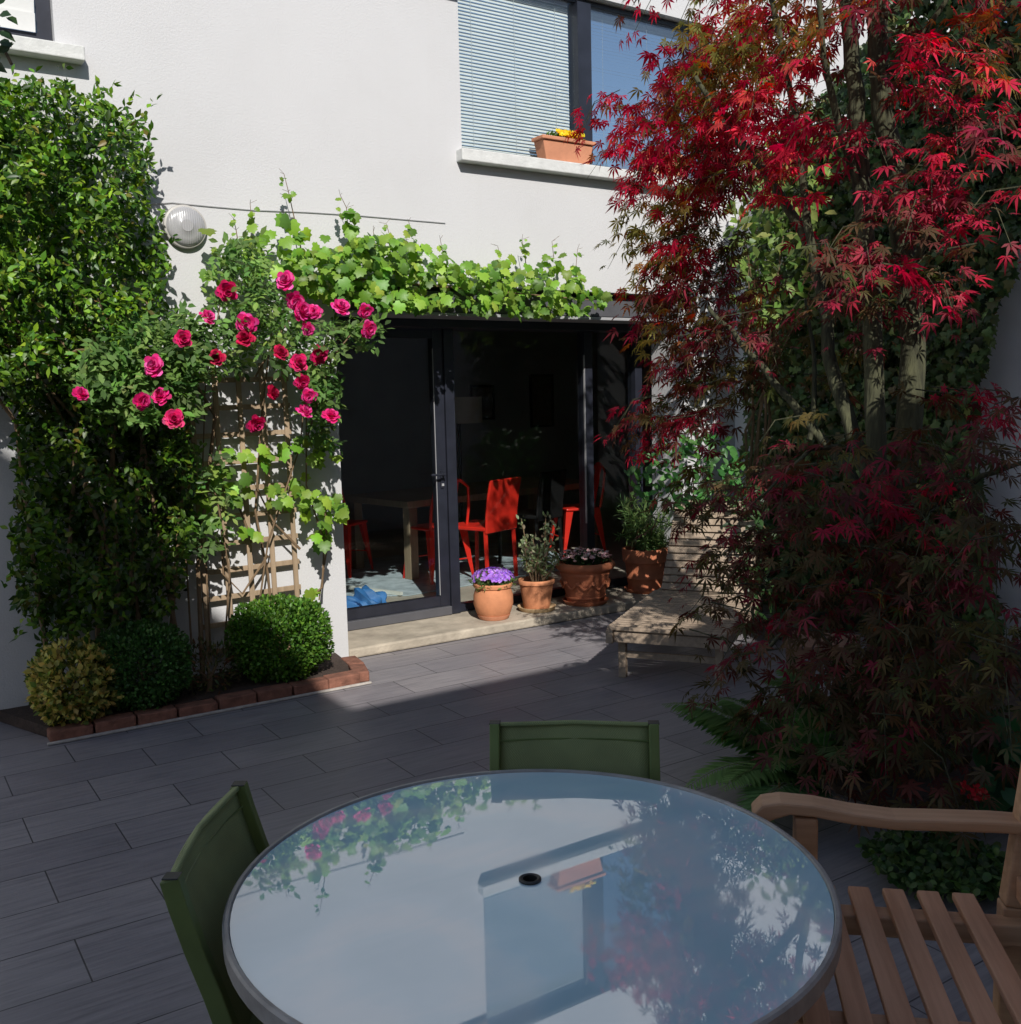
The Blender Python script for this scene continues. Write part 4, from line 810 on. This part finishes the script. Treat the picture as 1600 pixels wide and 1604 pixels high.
# ================================================================== IVY AND GREEN SHRUBS ON THE RIGHT
iv = thing('ivy', 'dense dark ivy climbing over the white garden wall behind the maple', 'ivy', (5.6, 4.2, 0))
ip = [(1180, 260), (1240, 200), (1300, 130), (1380, 40), (1420, -120), (1640, -180), (1660, 250), (1612, 330), (1590, 410), (1560, 500), (1540, 580), (1528, 650), (1530, 740), (1545, 830), (1560, 930), (1566, 1000), (1500, 1080), (1350, 1060), (1240, 1000), (1170, 900), (1165, 500)]
lv = Leaves('ivy'); n = 19000; q = sample_poly(ip, n); top = np.clip((330-q[:, 1])/330, 0, 1)
X = 5.66-(.05+.33*rng.random(n)**1.3)-top*.35*rng.random(n); P = onx(q[:, 0]+5*np.sin(q[:, 1]*.06), q[:, 1], X); ok = (P[:, 1] < WY-.06); P = P[ok]; n = len(P)
IV = [((.075, .13, .04), 4), ((.05, .09, .03), 4), ((.12, .18, .055), 2), ((.22, .24, .08), 1), ((.13, .13, .05), 1)]
lv.add(P, unit(np.array([-.3, -.1, -.8])+rnd(n, .4)), unit(np.array([-.85, -.25, .35])+rnd(n, .35)), .042+.036*rng.random(n), pick(IV, n, .3))
place(lv.build('foliage', 'leaf_gloss', iv), iv)
m = MB()
m.tube([(5.68, 3.4, .01), (5.675, 4.4, .02), (5.68, 5.4, .01)], .02, 6)
for k in range(14): y0 = 3.5+.14*k; m.tube([(5.68, y0, 0), (5.67, y0+random.uniform(-.2, .2), 1), (5.665, y0+random.uniform(-.3, .3), 2), (5.66, y0+random.uniform(-.4, .4), 3.2)], [.014, .011, .008, .004], 6)
place(m.build('stem', 'stem_brown', iv), iv)
def bush(name, label, poly, n, d0, d1, kind, size, pal, cat, base, mat='leaf', up=.5):
    t = thing(name, label, cat, base); lv = Leaves(kind); q = sample_poly(poly, n); P = atd(q[:, 0], q[:, 1], rng.uniform(d0, d1, n)); P = P[rng.random(n) < .35+.9*clumpy(P, .13)]; P = P[P[:, 1] < WY-.06]; n = len(P)
    lv.add(P, unit(np.array([-.3, -.4, -.2])+rnd(n, .6)), unit(np.array([-.3, -.5, up])+rnd(n, .4)), size*(.7+.6*rng.random(n)), pick(pal, n, .22)); place(lv.build('foliage', mat, t), t)
    c = P.mean(0); m = MB()
    for k in range(6):
        q_ = P[rng.integers(n)]; m.tube([np.array(base)+rnd(1, .04)[0]*np.array([1, 1, 0]), (np.array(base)+c)/2+rnd(1, .08)[0], q_], [.012, .009, .003], 6)
    place(m.build('stem', 'stem_brown', t), t); return t
bush('green_shrub', 'sunlit pale green shrub seen through the maple in the corner of the yard', [(1140, 300), (1190, 220), (1250, 190), (1300, 230), (1290, 420), (1250, 520), (1160, 500), (1145, 400)], 900, 6.0, 6.9, 'oval', .085, [((.15, .22, .05), 3), ((.22, .27, .07), 2), ((.08, .14, .03), 3)], 'shrub', (5.3, 5.0, 0))
bush('leafy_bush', 'bright green broad leaved bush beside the glass door', [(985, 745), (1000, 710), (1040, 685), (1100, 675), (1150, 690), (1180, 760), (1120, 800), (1040, 800), (990, 770)], 520, 6.5, 6.95, 'oval', .075, [((.07, .20, .05), 3), ((.10, .26, .06), 2), ((.04, .12, .03), 2)], 'bush', (5.0, 5.2, 0))
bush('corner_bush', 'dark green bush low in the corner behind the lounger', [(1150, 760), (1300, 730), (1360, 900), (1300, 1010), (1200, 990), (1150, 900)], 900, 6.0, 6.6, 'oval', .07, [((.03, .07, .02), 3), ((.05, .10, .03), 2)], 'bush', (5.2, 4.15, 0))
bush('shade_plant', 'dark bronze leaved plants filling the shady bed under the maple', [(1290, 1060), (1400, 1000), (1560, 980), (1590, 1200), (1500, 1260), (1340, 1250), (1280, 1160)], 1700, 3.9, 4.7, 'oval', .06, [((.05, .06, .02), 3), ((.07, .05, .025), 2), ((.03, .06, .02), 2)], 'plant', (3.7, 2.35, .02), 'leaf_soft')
# ------------------------------------------------------------------ fern
def fern(label, base, fronds):
    t = thing('fern', label, 'fern', base); lv = Leaves('needle'); m = MB()
    for (tx, ty, tz, bow) in fronds:
        b = np.array([0, 0, .02]); tip = np.array([tx, ty, tz]); mid = (b+tip)/2+np.array([0, 0, bow]); s_ = np.linspace(0, 1, 14)[:, None]
        pts = b*(1-s_)**2+2*mid*s_*(1-s_)+tip*s_**2; m.tube(pts, [.004*(1-.8*k/13) for k in range(14)], 5)
        ss = np.linspace(.16, .99, 46)[:, None]; P = b*(1-ss)**2+2*mid*ss*(1-ss)+tip*ss**2; tg = unit(2*(mid-b)*(1-ss)+2*(tip-mid)*ss); sd = unit(np.cross(tg, np.array([0, 0, 1.]))); nn = np.cross(sd, tg)
        ln = .15*np.sin(PI*np.clip(ss[:, 0], 0, 1)**.75)**.9*(np.linalg.norm(tip)/.6)+.012; cc = pick([((.10, .20, .055), 3), ((.14, .25, .075), 2)], 1, .15)
        for sg in (-1, 1): lv.add(P, unit(sd*sg+tg*.45+np.array([0, 0, -.12])+rnd(46, .05)), nn+rnd(46, .08), ln, np.clip(cc*(1+.08*rng.normal(size=(46, 1))), 0, 1))
    lv.build('fronds', 'leaf_soft', t); m.build('stem', 'stem_green', t); return t
T['needle'] = leaf_oval(.085, .015, .08)
fr_ = []
for k in range(15):
    a = math.radians(95+random.uniform(-75, 100)); r = random.uniform(.38, .62); fr_.append((r*math.cos(a+.6), r*math.sin(a+.6), random.uniform(.06, .34), random.uniform(.14, .26)))
fern('green fern with arching fronds spreading over the tiles beside the bench', (2.98, 2.44, 0), fr_)
fern('smaller dark fern standing behind the fern at the bench', (3.45, 2.75, 0), [(.32*math.cos(a), .32*math.sin(a), .3, .2) for a in (1.6, 2.3, 3.0, 3.7, 4.4)])
T['needle'] = leaf_oval(.06, .01, .05)
# ground clump under the bench arm and geranium
t = thing('ground_cover_plant', 'low clump of small rounded leaves on the tiles behind the bench', 'plant', (2.72, 1.78, 0)); lv = Leaves('round')
n = 1500; q = sample_poly([(1345, 1320), (1400, 1300), (1480, 1305), (1560, 1330), (1600, 1400), (1440, 1400), (1380, 1370)], n); P = onz(q[:, 0], q[:, 1], .02+.10*rng.random(n)**1.5)
lv.add(P, unit(rnd(n)+np.array([0, 0, .1])), unit(np.array([0, 0, 1.])+rnd(n, .4)), .021+.012*rng.random(n), pick([((.075, .13, .04), 3), ((.08, .14, .035), 2), ((.03, .07, .02), 2)], n)); place(lv.build('foliage', 'leaf', t), t)
m = MB()
for k in range(30): p = P[rng.integers(n)]; m.tube([(2.72, 1.78, .004), (p[0]*.7+2.72*.3, p[1]*.7+1.78*.3, .015), p], .0018, 5)
place(m.build('stem', 'stem_green', t), t)
g0 = onz(1540, 1300, 0.0); t = thing('geranium', 'red flowered geranium with round green leaves by the bench post', 'geranium', (float(g0[0]), float(g0[1]), 0)); lv = Leaves('round')
n = 130; q = sample_poly([(1545, 1150), (1600, 1140), (1640, 1180), (1640, 1260), (1560, 1270), (1540, 1200)], n); P = atd(q[:, 0], q[:, 1], rng.uniform(3.3, 3.7, n)); lv.add(P, unit(rnd(n)+np.array([-.2, -.4, -.3])), unit(np.array([-.3, -.6, .6])+rnd(n, .3)), .085, pick([((.035, .10, .04), 3), ((.05, .13, .05), 2)], n)); place(lv.build('foliage', 'leaf_soft', t), t)
fl = Leaves('petal'); n = 60; q = sample_poly([(1500, 1232), (1520, 1228), (1545, 1238), (1548, 1258), (1530, 1252), (1510, 1245)], n); C0 = atd(q[:, 0], q[:, 1], rng.uniform(3.2, 3.3, n)); d = unit(np.array([-.3, -.7, .5])+rnd(n, .3))
fl.add(C0, unit(rnd(n)), d, .017, pick([((.55, .02, .03), 3), ((.65, .08, .08), 1)], n)); place(fl.build('flowers', 'petal', t), t)
m = MB(); b0 = Vector((0, 0, 0))
for px, py, d in ((1525, 1250, 3.25), (1570, 1180, 3.5), (1600, 1210, 3.5), (1560, 1230, 3.5)):
    p = Vector(atd(px, py, d))-t.location; m.tube([(0, 0, 0), (p.x*.6, p.y*.6, p.z*.6), p], [.006, .005, .003], 6)
m.build('stem', 'stem_green', t)

# ================================================================== TABLE, CHAIRS, BENCH
TX, TY, TZ, TR = .9865, 1.4726, .67, .5513
t = thing('garden_table', 'round garden table with a milky glass top and grey metal rim', 'table', (TX, TY, 0))
gt = MB().lathe([(.0145, TZ-.008), (.0145, TZ-.002), (TR-.013, TZ-.002), (TR-.013, TZ-.008), (.0145, TZ-.008)], 96).build('glass_top', 'table_glass', t)
MB().lathe([(TR-.012, TZ-.012), (TR-.012, TZ+.0005), (TR-.010, TZ+.003), (TR-.004, TZ+.003), (TR, TZ-.001), (TR, TZ-.030), (TR-.006, TZ-.034), (TR-.03, TZ-.034), (TR-.03, TZ-.012), (TR-.012, TZ-.012)], 96).build('rim', 'table_rim', t, 0, True)
MB().lathe([(.0135, TZ-.03), (.0135, TZ+.0015), (.0175, TZ+.003), (.021, TZ+.0015), (.021, TZ-.0015), (.0142, TZ-.0015), (.0142, TZ-.03), (.0135, TZ-.03)], 32).build('umbrella_ring', 'table_metal', t, 0, True)
for k in range(4):
    a = PI/4+k*PI/2+.35; c, s_ = math.cos(a), math.sin(a)
    MB().tube([(c*(TR-.05), s_*(TR-.05), TZ-.04), (c*(TR-.07), s_*(TR-.07), .5), (c*(TR-.09), s_*(TR-.09), .2), (c*(TR-.06), s_*(TR-.06), .002)], .014, 10).build('leg', 'table_metal', t, 0, True)
MB().tube([(math.cos(2*PI*k/40)*(TR-.055), math.sin(2*PI*k/40)*(TR-.055), TZ-.047) for k in range(41)], .011, 8).build('under_ring', 'table_metal', t, 0, True)

def sling_chair(label, p0, p1, ztop):
    """p0, p1: the two top corners of the backrest as the sitter's right and left"""
    p0, p1 = np.array(p0), np.array(p1); c = (p0+p1)/2; w = np.linalg.norm(p1-p0)/2; a = math.atan2(*(p1-p0)[::-1])
    t = thing('garden_chair', label, 'chair', (c[0], c[1], 0), a, 'green sling garden chairs'); h = ztop; W = w
    # local: x across, +y towards the table
    prof = [(0, h), (.012, h-.05), (.035, h-.13), (.062, h-.21), (.085, h-.29), (.10, h-.345)]
    for s_ in (-1, 1):
        pts = [(s_*(W-.012), y, z) for y, z in prof]+[(s_*(W-.012), .105, .41), (s_*(W-.012), .075, .30), (s_*(W-.012), .02, .12), (s_*(W-.012), -.02, .001)]
        MB().strip(pts, .024, .034, (1, 0, 0)).build('back_post', 'chair_frame_green', t, .004)
        MB().strip([(s_*(W-.012), .115, .432), (s_*(W-.012), .30, .425), (s_*(W-.012), .47, .44), (s_*(W-.012), .50, .43)], .024, .03, (1, 0, 0)).build('seat_rail', 'chair_frame_green', t, .004)
        MB().strip([(s_*(W-.012), .47, .42), (s_*(W-.012), .485, .2), (s_*(W-.012), .50, .001)], .024, .03, (1, 0, 0)).build('front_leg', 'chair_frame_green', t, .004)
    n1, n2 = 14, 26; full = prof+[(.125, .437), (.20, .428), (.30, .424), (.40, .43), (.48, .44)]
    tt = np.linspace(0, 1, n2); acc = np.concatenate([[0], np.cumsum([math.dist(full[i], full[i+1]) for i in range(len(full)-1)])]); acc /= acc[-1]
    ys = np.interp(tt, acc, [p[0] for p in full]); zs_ = np.interp(tt, acc, [p[1] for p in full]); m = MB(); g = []
    for j in range(n2):
        g.append([m.bm.verts.new((-(W-.024)+2*(W-.024)*i/(n1-1), ys[j]-.004-.016*math.sin(PI*i/(n1-1))*(1 if j < 14 else .3), zs_[j]-(.012*math.sin(PI*i/(n1-1)) if j > 14 else 0))) for i in range(n1)])
    for j in range(n2-1):
        for i in range(n1-1): m.bm.faces.new((g[j][i], g[j][i+1], g[j+1][i+1], g[j+1][i]))
    o = m.build('sling', 'sling_green', t, 0, True); s2 = o.modifiers.new('thick', 'SOLIDIFY'); s2.thickness = .0035
    # folded hem along the top with its seam
    MB().strip([(-(W-.024), .0, h-.003), (0, -.018, h-.003), (W-.024, .0, h-.003)], .012, .010, (0, 1, .2)).build('hem', 'sling_green', t, .003, True)
    MB().tube([(-(W-.024), .010, h-.042), (-(W-.1), -.004, h-.042), (0, -.012, h-.042), (W-.1, -.004, h-.042), (W-.024, .010, h-.042)], .0022, 5).build('seam', 'chair_frame_green', t)
    for s_ in (-1, 1): MB().box(s_*(W-.012)-.0135, s_*(W-.012)+.0135, -.012, .016, h+.001, h+.004).build('end_cap', 'table_metal', t, .002)
    MB().tube([(-(W-.02), .478, .425), (W-.02, .478, .425)], .010, 8).tube([(-(W-.02), .105, .405), (W-.02, .105, .405)], .009, 8).build('cross_tube', 'chair_frame_green', t)
    return t
sling_chair('green sling garden chair on the far side of the glass table', onz(1032, 1133, .765)[:2], onz(768, 1133, .765)[:2], .765)
sling_chair('green sling garden chair turned sideways at the left of the glass table', onz(376, 1226, .765)[:2], onz(264, 1380, .765)[:2], .765)

# bench: local x runs along the bench (to the far end), y from front to back
ba = math.atan2(.72, .69)
def bl(a, b, z): return (a, b, z)
bt = thing('garden_bench', 'slatted wooden garden bench with curved arms at the right of the table', 'bench', (0, 0, 0), ba)
# with x=(.69,.72) the local y axis is (-.72,.69): the bench back lies at negative y
A1, A0 = 2.245, .92
m = MB()
for k in range(6):
    b = .185+.0735*k; m.box(A0-.02, A1, -b-.046, -b, .432, .450)
m.build('seat_slats', 'teak_bench', bt, .004)
m = MB()
for a in (A1-.10, A1-.50, A0+.10): m.box(a, a+.05, -.70, -.175, .385, .431)
m.build('seat_rail', 'teak_bench_arm', bt, .004)
MB().box(A0+.02, A1-.03, -.200, -.176, .35, .384).build('front_rail', 'teak_bench', bt, .004)
for a in (A1-.035, A0-.01):
    MB().bar((a, -.665, .0), (a, -.67, .45), .05, .055, (0, 1, 0)).bar((a, -.67, .45), (a, -.735, 1.0), .05, .05, (0, 1, 0)).build('back_post', 'teak_bench_arm', bt, .005)
    MB().box(a-.025, a+.025, -.26, -.21, 0, .626).build('front_leg', 'teak_bench_arm', bt, .005)
    prof = [(-.125, 0.607), (-.118, 0.632), (-.14, 0.656), (-.18, 0.664), (-.25, 0.660), (-.33, 0.647), (-.42, 0.639), (-.52, 0.642), (-.62, 0.644), (-.685, 0.642), (-.685, 0.618), (-.62, 0.618), (-.52, 0.616), (-.42, 0.613), (-.33, 0.620), (-.25, 0.633), (-.20, 0.635), (-.165, 0.622), (-.145, 0.610), (-.14, 0.594), (-.128, 0.590)]
    m = MB(); m.prism(prof, 0, a-.034, a+.034); m.build('armrest', 'teak_bench_arm', bt, .006)
m = MB(); m.bar((A0, -.725, .965), (A1-.06, -.725, .965), .03, .06); m.bar((A0, -.68, .50), (A1-.06, -.68, .50), .03, .05)
m.build('back_rail', 'teak_bench', bt, .004)
m = MB(); a = A0+.08
while a < A1-.12: m.bar((a, -.683, .525), (a, -.722, .935), .045, .014, (0, 1, 0)); a += .085
m.build('back_slats', 'teak_bench', bt, .003)
